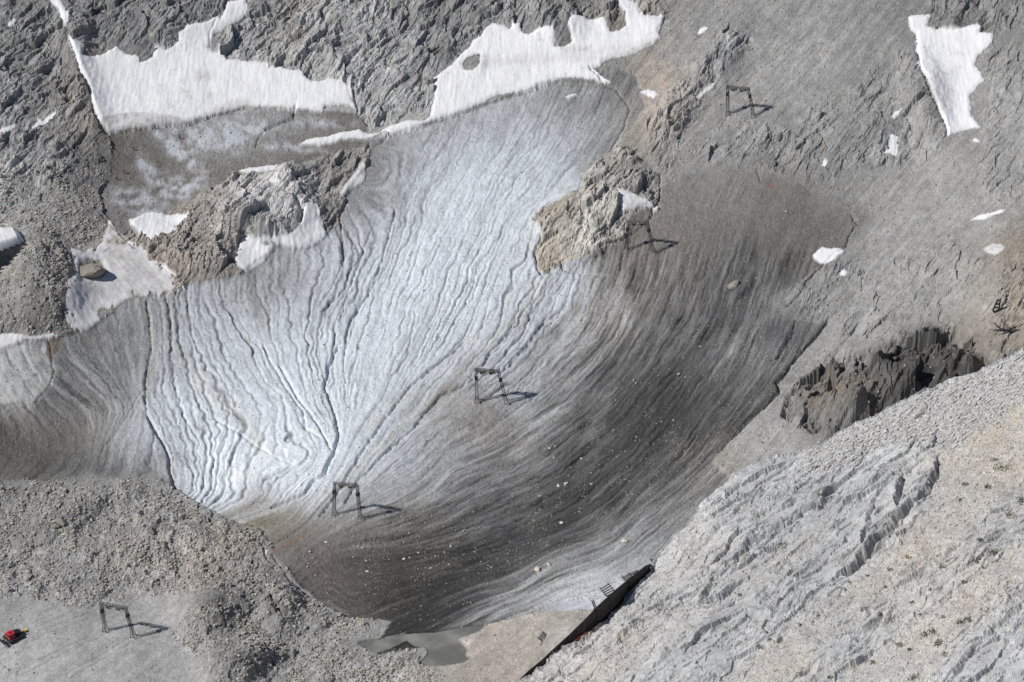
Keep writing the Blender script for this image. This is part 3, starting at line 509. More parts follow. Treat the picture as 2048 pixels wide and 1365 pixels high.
# algae-tinted runnels
for L, w, k in [([(1090,560),(1040,620),(985,680),(920,740),(880,790),(830,830),(770,880),(720,930),(640,1000)], 9, .55), ([(1060,560),(1000,620),(960,660),(880,730),(800,800),(740,850)], 7, .4), ([(290,600),(300,660),(300,720),(295,790)], 13, .5), ([(340,600),(350,690),(380,740),(430,790),(500,850),(515,885)], 13, .5), ([(500,560),(510,610),(530,670),(535,690)], 8, .4), ([(600,1035),(550,1045),(500,1040)], 14, .7), ([(400,1020),(460,1035),(520,1050)], 6, .6), ([(1090,420),(1060,470),(1035,520)], 14, .3)]:
    d, _ = line_d(L, QX, QY, 40); m = (k*np.exp(-(d/w)**2)*(0.5+0.8*n4+.3*n12)).clip(0, 1)[..., None]
    iceA = iceA*(1-m)+m*iceA*np.array([.90, .83, .60])
for L, w in [([(540,1105),(570,1090),(610,1070)], 2.5)]:
    d, _ = line_d(L, QX, QY, 40); m = (0.7*np.exp(-(d/w)**2)).clip(0, 1)[..., None]; iceA = iceA*(1-m)+m*lin((150, 112, 90))
mGc = (mG*(1-zw)+zw*sstep(-55, 60, sdG+60*n12+12*n4))[..., None]
A = A*(1-.35*Rc[..., None])+.35*Rc[..., None]*A.mean(-1, keepdims=True)
A = A*(1-.26*np.clip(blob(430,1215,70,42,-10)+blob(480,1325,62,45,-20)+.7*blob(560,1205,30,45,20), 0, 1))[..., None]
iceA = iceA*np.interp(iceA.mean(-1), [.08, .14, .25, .45], [.68, .77, .90, 1.08])[..., None]
A = A*(1-.28*crg[..., None])*(1-.16*mFlat*(PX > 800))[..., None]*(1+.35*np.exp(-((PX-545)/70)**2-((PY-395)/45)**2))[..., None]*np.array([.995, 1, 1.01])*(1.19-.29*sstep(1150, 1500, PX)*(1-.5*crg))[..., None]*(1-mGc)+iceA*mGc  # crag colour lowered further to stand in for shade
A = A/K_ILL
# snow: bright, with grains of dust, grey dirty edges
snowA = np.ones(X.shape+(3,), np.float32)*np.array([0.725, 0.725, 0.74])
dust = np.zeros(X.shape, np.float32)
def dirt(P, k, soft=6):
    global dust
    dust = np.maximum(dust, k*sstep(-soft, soft, poly_sd(P, QX, QY, 40)))
dirt([(200,243),(250,229),(300,231),(350,240),(375,246),(412,239),(375,252),(290,258),(218,272)], .55, 3)
dirt([(425,222),(470,205),(500,205),(500,222),(440,230)], .35)
dirt([(390,148),(420,148),(422,165),(400,165)], .35*1, 8); dirt([(410,185),(430,190),(425,210),(412,200)], .3, 6)
dirt([(950,125),(1100,115),(1330,80),(1320,95),(1200,125),(1100,130),(960,140)], .22, 8); dirt([(1120,100),(1185,95),(1180,108),(1130,112)], .4)
dirt([(1200,120),(1280,95),(1320,80),(1318,95),(1260,118),(1205,135)], .35, 4); dirt([(675,395),(700,360),(722,328),(735,335),(732,360),(700,395)], .42)
dirt([(1255,415),(1300,410),(1310,425),(1250,432)], .6, 4)
dirt([(205,440),(250,470),(300,530),(380,575),(350,590),(250,600),(215,520)], .52, 8); dirt([(120,560),(200,560),(215,540),(260,560),(255,585),(200,640),(150,600)], .38, 14)
dirt([(140,490),(215,485),(218,522),(145,522)], .25); dirt([(130,590),(220,610),(180,670),(120,672)], .25); dirt([(1955,485),(2015,485),(2015,515),(1955,515)], .3)
dirt([(-20,665),(120,665),(100,690),(-20,700)], .35)
dust = dust*(0.75+0.9*n4+.3*n1) + 0.35*sstep(4.5, 0.5, sdS_all)*(n4+.5) + 0.30*sstep(.26, .5, fbm(Xf/3.5, Yf/3.5, 3, 7)*.6+0.5*n40) + .35*(white > .992)
dust = np.clip(dust, 0, 1)[..., None]
snowA = mul(snowA, 1+0.05*n4+0.04*white)*(1-dust)+dust*lin((138, 132, 124))/K_ILL
ochre = (np.exp(-(((PX-240)/16)**2+((PY-475)/45)**2))*(.6+n4)).clip(0, 1)[..., None]*.7
snowA = snowA*(1-ochre)+ochre*lin((150, 138, 112))
A = np.where(mS[..., None], snowA, A)
A = np.where((sdPool > -3)[..., None], A*0.6, A)
A = np.clip(A, 0.015, 0.86)
# ------------------------------------------------------------------ materials
def node_mat(name, rough, bump_scales, bump=0.3, var=0.25, spec=0.3, vscale=1.3):
    m = bpy.data.materials.new(name); m.use_nodes = True; n = m.node_tree; L = n.links
    b = n.nodes['Principled BSDF']; at = n.nodes.new('ShaderNodeAttribute'); at.attribute_name = 'ground_colour'
    tc = n.nodes.new('ShaderNodeTexCoord'); b.inputs['Roughness'].default_value = rough; b.inputs['Specular IOR Level'].default_value = spec
    nz = n.nodes.new('ShaderNodeTexNoise'); nz.inputs['Scale'].default_value = vscale; nz.inputs['Detail'].default_value = 5; nz.inputs['Roughness'].default_value = .65
    L.new(tc.outputs['Object'], nz.inputs['Vector'])
    mr = n.nodes.new('ShaderNodeMapRange'); mr.inputs[1].default_value = .3; mr.inputs[2].default_value = .7; mr.inputs[3].default_value = 1-var; mr.inputs[4].default_value = 1+var
    L.new(nz.outputs[0], mr.inputs[0])
    vm = n.nodes.new('ShaderNodeVectorMath'); vm.operation = 'SCALE'; L.new(at.outputs['Color'], vm.inputs[0]); L.new(mr.outputs[0], vm.inputs['Scale'])
    L.new(vm.outputs[0], b.inputs['Base Color'])
    prev = None
    for sc, dist, kind in bump_scales:
        if kind == 'v':
            t = n.nodes.new('ShaderNodeTexVoronoi'); t.feature = 'F1'; t.inputs['Scale'].default_value = sc
        else:
            t = n.nodes.new('ShaderNodeTexNoise'); t.inputs['Scale'].default_value = sc; t.inputs['Detail'].default_value = 4; t.inputs['Roughness'].default_value = .6
        L.new(tc.outputs['Object'], t.inputs['Vector'])
        bp = n.nodes.new('ShaderNodeBump'); bp.inputs['Strength'].default_value = bump; bp.inputs['Distance'].default_value = dist
        if kind == 'v': bp.invert = True
        L.new(t.outputs[0], bp.inputs['Height'])
        if prev: L.new(prev.outputs[0], bp.inputs['Normal'])
        prev = bp
    if prev: L.new(prev.outputs[0], b.inputs['Normal'])
    return m
M_ROCK = node_mat('weathered_limestone', .92, [(1.6, .35, 'n'), (3.2, .15, 'n')], .5, .24, .2, 2.2)
M_RUBBLE = node_mat('rubble', .95, [(2.4, .3, 'n')], .6, .32, .15, 2.6)
M_SNOW = node_mat('old_snow', .7, [(1.4, .18, 'n')], .35, .03, .25)
M_ICE = node_mat('glacier_ice', .6, [(1.2, .45, 'n'), (3.5, .2, 'n')], .6, .10, .35)
M_FG = node_mat('pale_limestone', .9, [(2.2, .22, 'n')], .5, .22, .2, 2.6)
def plain(name, col, rough=.6, metal=0.0, var=.12, scale=3.0):
    m = bpy.data.materials.new(name); m.use_nodes = True; n = m.node_tree; b = n.nodes['Principled BSDF']
    nz = n.nodes.new('ShaderNodeTexNoise'); nz.inputs['Scale'].default_value = scale; nz.inputs['Detail'].default_value = 3
    tc = n.nodes.new('ShaderNodeTexCoord'); n.links.new(tc.outputs['Object'], nz.inputs['Vector'])
    cr = n.nodes.new('ShaderNodeMapRange'); cr.inputs[1].default_value = .3; cr.inputs[2].default_value = .7; cr.inputs[3].default_value = 1-var; cr.inputs[4].default_value = 1+var
    vm = n.nodes.new('ShaderNodeVectorMath'); vm.operation = 'SCALE'; vm.inputs[0].default_value = col[:3]
    n.links.new(nz.outputs[0], cr.inputs[0]); n.links.new(cr.outputs[0], vm.inputs['Scale']); n.links.new(vm.outputs[0], b.inputs['Base Color'])
    b.inputs['Roughness'].default_value = rough; b.inputs['Metallic'].default_value = metal
    return m
# ------------------------------------------------------------------ mesh building
def np_mesh(name, V, F, mat=None, col=None, smooth=True):
    me = bpy.data.meshes.new(name); n = F.shape[1]
    me.vertices.add(len(V)); me.vertices.foreach_set('co', np.ascontiguousarray(V, np.float32).ravel())
    me.loops.add(F.size); me.polygons.add(len(F))
    me.loops.foreach_set('vertex_index', np.ascontiguousarray(F, np.int32).ravel())
    me.polygons.foreach_set('loop_start', np.arange(0, F.size, n, dtype=np.int32))
    me.polygons.foreach_set('loop_total', np.full(len(F), n, np.int32)) if False else None
    me.polygons.foreach_set('use_smooth', np.full(len(F), smooth, bool))
    me.update(calc_edges=True)
    if col is not None:
        at = me.color_attributes.new('ground_colour', 'FLOAT_COLOR', 'POINT')
        at.data.foreach_set('color', np.c_[col, np.ones(len(col))].astype(np.float32).ravel())
    if mat: me.materials.append(mat)
    return me
def link(name, me, kind=None, label=None, cat=None, group=None, parent=None, loc=None):
    o = bpy.data.objects.new(name, me); C.objects.link(o)
    if kind: o['kind'] = kind
    if label: o['label'] = label
    if cat: o['category'] = cat
    if group: o['group'] = group
    if parent: o.parent = parent
    if loc is not None: o.location = loc
    return o
VV = np.stack([X.ravel(), Y.ravel(), H.ravel()], -1); AA = A.reshape(-1, 3)
idx = np.arange(NX*NY).reshape(NY, NX)
quads = np.stack([idx[:-1, :-1], idx[:-1, 1:], idx[1:, 1:], idx[1:, :-1]], -1).reshape(-1, 4)
reg = np.zeros(X.shape, np.int16)
reg[sdMor > 0] = 2
reg[mFlat > .5] = 3
reg[sdMound > 0] = 4
reg[sdG > 0] = 1
reg[(sdI > 0) & (PX < 900)] = 5; reg[(sdI > 0) & (PX > 900)] = 6
reg[sdCrag > 0] = 7
reg[mS] = 100+sid[mS]
freg = reg[:-1, :-1].ravel()
NAMES = {0: ('mountainside', M_ROCK, False, 'grey limestone mountainside of bare rock ledges and scree'), 1: ('glacier', M_ICE, True, 'melting glacier, pale blue ice with runnels turning into dark debris-streaked ice'),
 2: ('moraine', M_RUBBLE, False, 'hummocky moraine of loose grey rubble below the glacier'), 3: ('gravel_flat', M_RUBBLE, False, 'levelled grey gravel ground'),
 4: ('rubble_mound', M_RUBBLE, False, 'steep dark rubble mound at the left edge'), 5: ('rock_knoll', M_ROCK, False, 'brownish rocky knoll between the two snowfields and the ice'),
 6: ('rock_island', M_ROCK, False, 'yellowish rock island sticking out of the ice'), 7: ('rock_crag', M_ROCK, False, 'jagged dark crag in shadow behind the pale near ridge')}
for r in np.unique(freg):
    F = quads[freg == r]; used = np.unique(F); remap = np.zeros(NX*NY, np.int64); remap[used] = np.arange(len(used))
    if r >= 100:
        nm, mt, sm, lab = 'snow_patch', M_SNOW, True, SNOW[r-100][0]
        if r-100 in (0, 2, 3): nm = 'snowfield'
    else: nm, mt, sm, lab = NAMES[int(r)]
    link(nm, np_mesh(nm, VV[used], remap[F], mt, AA[used], sm), 'structure', lab)
def ground_at(px, py):
    p = unproject(px, py); return p
def hz(x, y):
    """height of the finished ground"""
    i = np.clip(np.searchsorted(gx, x)-1, 0, NX-2); j = np.clip(np.searchsorted(gy, y)-1, 0, NY-2)
    a = (x-gx[i])/(gx[i+1]-gx[i]); b = (y-gy[j])/(gy[j+1]-gy[j])
    return (H[j, i]*(1-a)+H[j, i+1]*a)*(1-b)+(H[j+1, i]*(1-a)+H[j+1, i+1]*a)*b
def spot(px, py):
    """the point of the finished ground seen at a map position"""
    p = unproject(float(px), float(py))
    for _ in range(6):
        q = unproject(np.array([float(px)]), np.array([float(py)]), lambda x, y: macro(x, y)+(hz(p[0], p[1])-macro(p[0], p[1])))[0]
        p = q
    return np.array([p[0], p[1], float(hz(p[0], p[1]))])
# meltwater pool
def pool():
    pts = [unproject(np.array([float(a)]), np.array([float(b)]), lambda x, y: np.full(np.shape(x), POOL_Z))[0] for a, b in [(700,1240),(990,1235),(985,1345),(700,1345)]]
    xs = [p[0] for p in pts]; ys = [p[1] for p in pts]
    n = 60; gx_, gy_ = np.meshgrid(np.linspace(min(xs), max(xs), n), np.linspace(min(ys), max(ys), n))
    px_, py_ = project(gx_, gy_, np.full(gx_.shape, POOL_Z)); sdv = poly_sd(POOL, px_, py_, 80)
    V = np.stack([gx_.ravel(), gy_.ravel(), np.full(n*n, POOL_Z)], -1); ii = np.arange(n*n).reshape(n, n)
    Q = np.stack([ii[:-1, :-1], ii[:-1, 1:], ii[1:, 1:], ii[1:, :-1]], -1).reshape(-1, 4)
    keep = sdv[:-1, :-1].ravel() > -14; Q = Q[keep]; used = np.unique(Q); rm = np.zeros(n*n, int); rm[used] = np.arange(len(used))
    m = bpy.data.materials.new('milky_meltwater'); m.use_nodes = True; nn = m.node_tree; b = nn.nodes['Principled BSDF']
    nz = nn.nodes.new('ShaderNodeTexNoise'); nz.inputs['Scale'].default_value = .12; tc = nn.nodes.new('ShaderNodeTexCoord'); nn.links.new(tc.outputs['Object'], nz.inputs['Vector'])
    cr = nn.nodes.new('ShaderNodeValToRGB'); cr.color_ramp.elements[0].position = .38; cr.color_ramp.elements[0].color = (.15, .15, .135, 1); cr.color_ramp.elements[1].position = .66; cr.color_ramp.elements[1].color = (.26, .265, .25, 1)
    nn.links.new(nz.outputs[0], cr.inputs[0]); nn.links.new(cr.outputs[0], b.inputs['Base Color']); b.inputs['Roughness'].default_value = .3
    link('meltwater_pool', np_mesh('meltwater_pool', V[used], rm[Q], m), 'structure', 'shallow grey-green meltwater pool at the foot of the dark ice')
pool()
# ------------------------------------------------------------------ the near ridge (lower right)
pa, pb_, pc = [CAM + ray(*p[:2])*p[2] for p in ((1040, 1367, 800), (2048, 693, 868), (2048, 1365, 726))]
fn = np.cross(pb_-pa, pc-pa); fn /= np.linalg.norm(fn); fn = fn*np.sign(fn[2])
e1 = pb_-pa; e1 /= np.linalg.norm(e1); e2 = np.cross(fn, e1)
if np.dot(e2, pc-pa) < 0: e2 = -e2
print('ridge plane normal', fn)
def on_plane(px, py):
    d = ray(px, py); t = ((pa-CAM)@fn)/(d@fn); return CAM+d*t
q = np.array([on_plane(*p) for p in ((960,1440),(2120,640),(2120,1440),(1000,1300),(2048,640),(1100,1460))])-pa
a0, a1 = (q@e1).min()-6, (q@e1).max()+4; b0, b1 = -26, (q@e2).max()
ga = axis(a0, a1, .37, 260, 1.2)
ga = ga[(ga > a0-60) & (ga < a1+150)]
gb = np.arange(b0, b1, .36); gb = np.concatenate([np.arange(b0-40, b0, 1.5), gb, b1+np.cumsum(np.minimum(.35*1.2**np.arange(24), 8))])
GA, GB = np.meshgrid(ga, gb); MB, MA = GA.shape; print('ridge grid', MB, MA, MB*MA)
PP = pa + GA[..., None]*e1 + GB[..., None]*e2
FX, FY = project(PP[..., 0], PP[..., 1], PP[..., 2]); FX = FX.astype(np.float32); FY = FY.astype(np.float32)
a_, b_ = GA.astype(np.float32), GB.astype(np.float32)
white2 = (RNG.random(GA.shape)*2-1).astype(np.float32)
# direction of the bedding in the ridge plane: runs up to the right in the view
pp = on_plane(1500, 1200); p2 = on_plane(1500+81, 1200-58); sdv = p2-pp; sdv /= np.linalg.norm(sdv)
ca, cb = sdv@e1, sdv@e2
_vx = pa + (np.array([-cb, ca])@np.stack([e1, e2])); _p0 = project(*pa); _p1 = project(*_vx)
vs = 1.0 if _p1[0] > _p0[0] else -1.0      # +V runs down to the right in the view
print('bedding', ca, cb, vs)
U = a_*ca+b_*cb; Vv = vs*(-a_*cb+b_*ca)
f12 = fbm(a_/12, b_/12, 4, 1); f30 = fbm(a_/30, b_/30, 3, 4); f3 = fbm(a_/3, b_/3, 3, 2); f1_ = perlin(a_/.9, b_/.9, 3)
Vw = Vv+2.5*fbm(a_/14, b_/14, 3, 6)
wfx = 4*fbm(a_/4, b_/4, 3, 1); wfy = 4*fbm(a_/4, b_/4, 3, 2)
FGP = FG_EDGE + [(700,1800),(2600,1800),(2600,560)]
sdF = poly_sd(FGP, FX+wfx*.8, FY+wfy*.8, 400)
TT = (PP-CAM)@FWD
dist_m = -sdF*TT/5120
COARSE = [(1690,850),(1790,812),(1975,735),(2060,690),(2060,800),(1980,850),(1900,900),(1850,890),(1760,890),(1680,940),(1620,945),(1600,900)]
GRAV = [[(1880,900),(2100,760),(2100,900),(2000,1000),(1930,1080),(1870,1120),(1790,1160),(1730,1220),(1640,1300),(1540,1380),(1440,1380),(1520,1300),(1600,1240),(1700,1170),(1790,1110),(1850,1040),(1875,960)],
        [(1640,1400),(1760,1290),(1860,1230),(1950,1150),(2030,1090),(2100,1050),(2100,1120),(1980,1200),(1900,1290),(1830,1400)],
        [(1310,1230),(1400,1200),(1430,1230),(1340,1300),(1230,1360),(1120,1380),(1180,1320)], [(1350,1060),(1430,1020),(1420,1100),(1340,1180),(1300,1170)],
        [(1480,1150),(1530,1120),(1660,1030),(1640,1080),(1560,1150),(1470,1200)]]
mC = sstep(-12, 12, poly_sd(COARSE, FX+wfx*3, FY+wfy*3, 40))
mGv = np.zeros(GA.shape, np.float32)
for i, P in enumerate(GRAV): mGv = np.maximum(mGv, (1 if i < 2 else .6)*sstep(-14, 14, poly_sd(P, FX+wfx*5, FY+wfy*5, 60)+40*f3*.6))
bed = (1-mC)*(1-.85*mGv)
h = 2.0*f30+1.2*f12*bed
fk1, fe1, fi1 = facets((U/4.2+.4*f3), Vw/1.7, 2); fk2, fe2, fi2 = facets(U/1.7, Vw/.8, 5); fk3, fe3, fi3 = facets(U/11+.4*f12, Vw/4.5, 7)
ef = .3+.7*sstep(-6, 30, sdF)
fk4, fe4, fi4 = facets(U/20+.3*f12, Vw/5.5, 1)
slab = sstep(-.15, .2, fbm(a_/18, b_/18, 2, 7)+.25*f3)
h += ef*(bed*(1.7*fk4+.8*fk3+.30*slab*fk1+.10*slab*fk2)+(1-bed)*.3*fk1)
h += ef*bed*(1.15*saw(Vw/8.5+0.9*fbm(U/24, Vv/9, 2, 1), .10)*slab + 0.42*saw(Vw/2.9+1.0*fbm(U/12, Vv/4, 2, 2), .14)*slab + .14*saw(Vw/1.2+1.0*fbm(U/5, Vv/2, 2, 5), .2)*slab + 0.10*ridged(U/12, Vw/3.4, 3, 3)+.10*f3)
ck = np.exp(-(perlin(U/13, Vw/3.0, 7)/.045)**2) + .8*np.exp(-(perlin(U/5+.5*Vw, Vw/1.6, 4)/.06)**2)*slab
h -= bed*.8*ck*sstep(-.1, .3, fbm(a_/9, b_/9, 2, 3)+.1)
w1, w2, wid = worley(U/1.25, Vv/.62, 5); x1, x2, xid = worley(U/.75, Vv/.5, 6)
h += mC*(0.75*np.clip(1-w1*1.3, 0, 1)*(.3+.7*wid)) + (mGv+.5*mC)*0.13*np.clip(1-x1*1.3, 0, 1)*xid + white2*(.008+.04*mGv+.03*mC) + .12*fbm(U/6, Vv/1.2, 3, 3)*mGv
CLIFFS = [([(1695,1140),(1712,1128),(1735,1108),(1750,1085),(1768,1068),(1795,1040),(1835,1005),(1862,962),(1868,945)], 3.2, 26), ([(1500,1090),(1530,1068),(1575,1045),(1612,1022),(1645,1000)], 1.6, 18),
 ([(1795,1012),(1800,985),(1802,962)], 2.0, 12), ([(1410,1195),(1425,1160),(1460,1130),(1480,1100),(1515,1070)], 1.2, 16), ([(1730,1085),(1738,1050),(1745,1020)], 1.2, 12),
 ([(1500,1226),(1520,1232),(1540,1232)], 1.4, 8), ([(1245,1275),(1290,1240),(1310,1225)], .8, 10), ([(1315,1330),(1345,1300),(1400,1270)], .9, 10),
 ([(1600,1150),(1640,1110),(1690,1085)], .9, 14), ([(1830,910),(1862,890),(1868,882)], 1.3, 10), ([(1745,1168),(1800,1145),(1850,1120)], .6, 10), ([(1640,1330),(1700,1290),(1760,1230)], .7, 12), ([(1900,1365),(1950,1290),(2040,1215)], .8, 16),
 ([(1460,985),(1480,960),(1530,945)], .9, 12), ([(1560,975),(1640,930),(1700,905)], .7, 10), ([(1380,1110),(1440,1050),(1500,1010)], .7, 14), ([(1560,1290),(1620,1250),(1680,1190)], .6, 10)]
for L, dep, wd in CLIFFS:
    d, sgn = line_d(L, FX+wfx*1.2+6*f12, FY+wfy*1.2, wd*2.4)
    t = sgn*d      # + on one side of the line
    fade = sstep(wd*2.4, wd*.8, d)
    tt = t+2.5*f3; h += .8*fade*dep*((1-sstep(-4, 5, tt))*(1.0-sstep(0, 1, -tt/(wd*2.2))) - 1.1*np.exp(-((tt-5)/3.2)**2)*(.4+1.2*np.clip(f12*2+.5, 0, 1)))
rag = 1.6*np.exp(-(sdF/30)**2)*ridged(a_/5, b_/5, 3, 2)*sstep(1320, 1180, FX)*0.7 + .5*np.exp(-(sdF/12)**2)*f3
h += rag*(sdF > -60)
h = np.where(dist_m > 0, h-1.25*dist_m-0.5*np.minimum(dist_m, 3)-.020*dist_m**2, h)
near = np.clip(sdF*TT/5120, 0, 6); h -= .035*(6-near)**2*(dist_m <= 0)*.8
PD = PP + h[..., None]*fn
FXd, FYd = project(PD[..., 0], PD[..., 1], PD[..., 2])
FG_TONES = [(1450,1000,190),(1550,960,180),(1700,960,186),(1640,900,192),(1800,850,196),(1950,790,200),(1760,910,188),(1350,1080,196),(1400,1120,B(196,190,182)),(1300,1200,190),(1250,1250,B(190,184,176)),(1150,1320,B(194,188,180)),(1400,1250,180),(1500,1150,180),(1350,1330,184),(1560,1080,178),(1700,1050,174),(1820,940,184),(1900,920,B(190,184,174)),(2000,880,B(194,187,175)),(2040,800,B(194,190,182)),(1930,1000,186),(2020,980,B(190,184,170)),(2030,1100,184),(1900,1090,B(190,180,166)),(1800,1170,B(192,184,172)),(1700,1230,184),(1600,1220,178),(1500,1310,184),(1560,1340,B(192,184,172)),(1650,1320,182),(1750,1330,188),(1850,1250,B(196,187,176)),(1880,1170,184),(1950,1180,B(198,186,172)),(1930,1330,190),(2020,1250,188),(2030,1350,190),(1960,1050,178),(1500,1230,178),(1590,1180,184)]
T2 = tone_map([(a, b, c) for a, b, c in FG_TONES], 55)(FX, FY)
A2 = mul(T2, 1+.14*f12+.22*f3+.13*white2+.10*f1_+bed*(.10*(fi4-.5)+slab*(.14*(fi1-.5)+.10*(fi2-.5)))); A2 = mul(A2, 1+.22*(wid-.45)*mC+.25*(xid-.5)*mGv-.30*ck*bed+.14*bed*fbm(U/8, Vw/2, 4, 6))  # cracks also darkened in the colour, as painted shade
beige = (mGv*(.55+1.4*fbm(U/14, Vv/4, 3, 1))).clip(0, 1)[..., None]; A2 = A2*(1-.55*beige)+.55*beige*A2*np.array([1.04, .985, .92])
cb_ = (bed*(.5+f12)).clip(0, 1)[..., None]; A2 = A2*(1-cb_)+cb_*A2*np.array([.985, 1.0, 1.015])
for cx, cy, rx, ry in [(1250,1275,14,10),(1960,880,60,25),(2020,830,40,25),(1880,930,30,20),(1700,1330,30,10),(1590,1330,30,12)]:
    m = (np.exp(-((FX-cx)/rx)**2-((FY-cy)/ry)**2)*(.5+1.6*f3)).clip(0, 1)[..., None]*.45; A2 = A2*(1-m)+m*lin((195, 180, 150))
A2 = A2*np.where(mC[...,None]>0, 1-mC[...,None]*(1-np.array([.97,.985,1.03])), 1)
A2 = np.clip(A2/K_ILL*.89, .02, .8)
keep = (dist_m < 46); FV = PD.reshape(-1, 3)
ii = np.arange(MB*MA).reshape(MB, MA); Q = np.stack([ii[:-1, :-1], ii[:-1, 1:], ii[1:, 1:], ii[1:, :-1]], -1).reshape(-1, 4)
if np.dot(np.cross(e1, e2), fn) < 0: Q = Q[:, ::-1]
kq = (keep[:-1, :-1] & keep[1:, 1:]).ravel(); Q = Q[kq]; used = np.unique(Q); rm = np.zeros(MB*MA, np.int64); rm[used] = np.arange(len(used))
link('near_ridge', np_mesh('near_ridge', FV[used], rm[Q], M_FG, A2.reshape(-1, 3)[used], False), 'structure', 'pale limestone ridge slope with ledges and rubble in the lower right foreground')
def fg_spot(px, py):
    k = np.argmin(((FXd-px)**2+(FYd-py)**2+1e6*(dist_m > .5)).ravel()); return FV[k].copy()
# ------------------------------------------------------------------ loose stones
def stone_variants(n, seed, flat=.7):
    r = np.random.default_rng(seed); out = []
    base = np.array([(-1,-1,-1),(1,-1,-1),(1,1,-1),(-1,1,-1),(-1,-1,1),(1,-1,1),(1,1,1),(-1,1,1)], float)
    for _ in range(n):
        v = base*(0.5+.35*r.random((8, 3))); v[4:, :2] *= .55+.4*r.random(); v[:, 2] *= flat; a = r.random()*6.28
        c, s = math.cos(a), math.sin(a); v = v@np.array([[c, s, 0], [-s, c, 0], [0, 0, 1]]); out.append(v)
    return np.array(out)
BOXF = np.array([(0,3,2,1),(4,5,6,7),(0,1,5,4),(1,2,6,5),(2,3,7,6),(3,0,4,7)])
def scatter(name, lab, P, size, col, mat, flat=.7, seed=1):
    n = len(P); var = stone_variants(24, seed, flat)[RNG.integers(0, 24, n)]*size[:, None, None]
    V = (P[:, None, :]+var).reshape(-1, 3); F = (BOXF[None]+8*np.arange(n)[:, None, None]).reshape(-1, 4)
    cc = np.repeat(col, 8, 0)
    return link(name, np_mesh(name, V, F, mat, cc, False), 'stuff', lab)
inview = (PX > -20) & (PX < 2068) & (PY > -15) & (PY < 1380)
def pick(w, n):
    w = (w*inview).ravel().astype(float); w /= w.sum(); k = RNG.choice(w.size, n, replace=True, p=w); return k
def stones_on(name, lab, w, n, smin, smax, tone, pw=3.0, flat=.7):
    k = pick(w, n); P = VV[k].copy(); s = smin+(smax-smin)*RNG.random(n)**pw
    P[:, 2] += s*.12; t = lin(np.array(tone))/K_ILL*(0.7+.65*RNG.random((n, 1)))
    return scatter(name, lab, P, s, np.clip(t*np.ones((n, 3)), .02, .8), M_RUBBLE, flat, n)
stones_on('stone_litter', 'pale stones strewn over the dark glacier ice', mG*(~mS)*(1-clean)**2*(.2+sstep(-.1, .3, n12+n40)), 7500, .14, .38, (152, 148, 141))
stones_on('stone_litter', 'sparse dark stones melting into the clean ice', mG*(~mS)*clean, 1300, .14, .32, (120, 112, 104))
stones_on('scree_stones', 'grey scree stones on the mountainside', (1-mG)*(~mS)*(sdPool < -10)*(1-.75*np.clip(R, 0, 1))*(1-.7*mFlat)*(.3+sstep(-.1, .3, n12)), 11000, .14, .60, (158, 153, 146))
stones_on('moraine_rubble', 'coarse grey rubble of the moraine', mRub*(~mS)*(sdPool < -4)*(.25+sstep(-.05, .25, n12)), 19000, .18, .75, (166, 161, 154), 2.8)
def fg_stones(name, lab, w, n, smin, smax, tone, pw, flat):
    w = (w*(dist_m < -.6)*(FX < 2070)*(FY < 1385)).ravel().astype(float); w /= w.sum(); k = RNG.choice(w.size, n, p=w); s = smin+(smax-smin)*RNG.random(n)**pw
    var = stone_variants(24, n, 1)[RNG.integers(0, 24, n)]; fr = np.stack([sdv, np.cross(fn, sdv), fn]); var = var*np.array([1.2, .75, flat])
    V = (FV[k][:, None]+(var@fr)*s[:, None, None]+fn*(s[:, None, None]*.12)).reshape(-1, 3); F = (BOXF[None]+8*np.arange(n)[:, None, None]).reshape(-1, 4)
    t = lin(np.array(tone))/K_ILL*(.75+.45*RNG.random((n, 1)))*np.ones((n, 3))
    link(name, np_mesh(name, V, F, M_FG, np.repeat(np.clip(t, .02, .8), 8, 0), False), 'stuff', lab)
fg_stones('slab_rubble', 'pale angular slabs covering the crest of the near ridge', mC*(.3+sstep(-.2, .3, f3)), 9000, .22, 1.0, (182, 181, 178), 2.2, .42)
fg_stones('gravel_stones', 'beige gravel stones in the runnels of the near ridge', mGv+.04, 7000, .14, .45, (180, 171, 158), 2.4, .6)
# ------------------------------------------------------------------ things
import bmesh
M_STEEL = plain('dark_galvanised_steel', (.055, .055, .06), .55, .4)
M_BLACK = plain('black_paint', (.015, .015, .017), .5); M_WOOD = plain('weathered_dark_wood', (.050, .043, .037), .85, 0, .35, 1.2)
M_CONC = plain('concrete', (.30, .29, .27), .9); M_YEL = plain('yellow_paint', (.70, .42, .03), .5); M_RED = plain('red_paint', (.62, .02, .03), .35)
M_GLASS = plain('dark_glass', (.02, .025, .025), .08); M_RUBBER = plain('black_rubber', (.02, .02, .02), .8); M_CLOTH = plain('white_fleece', (.70, .70, .71), .9, 0, .06, .5)
M_SKIN = plain('skin', (.45, .27, .19), .6); M_DK = plain('dark_fabric', (.02, .022, .03), .9); M_REDF = plain('red_fabric', (.55, .03, .03), .9); M_ALU = plain('bare_metal', (.55, .56, .57), .35, .6)
M_RUSTR = plain('rusty_red_metal', (.22, .05, .04), .8)
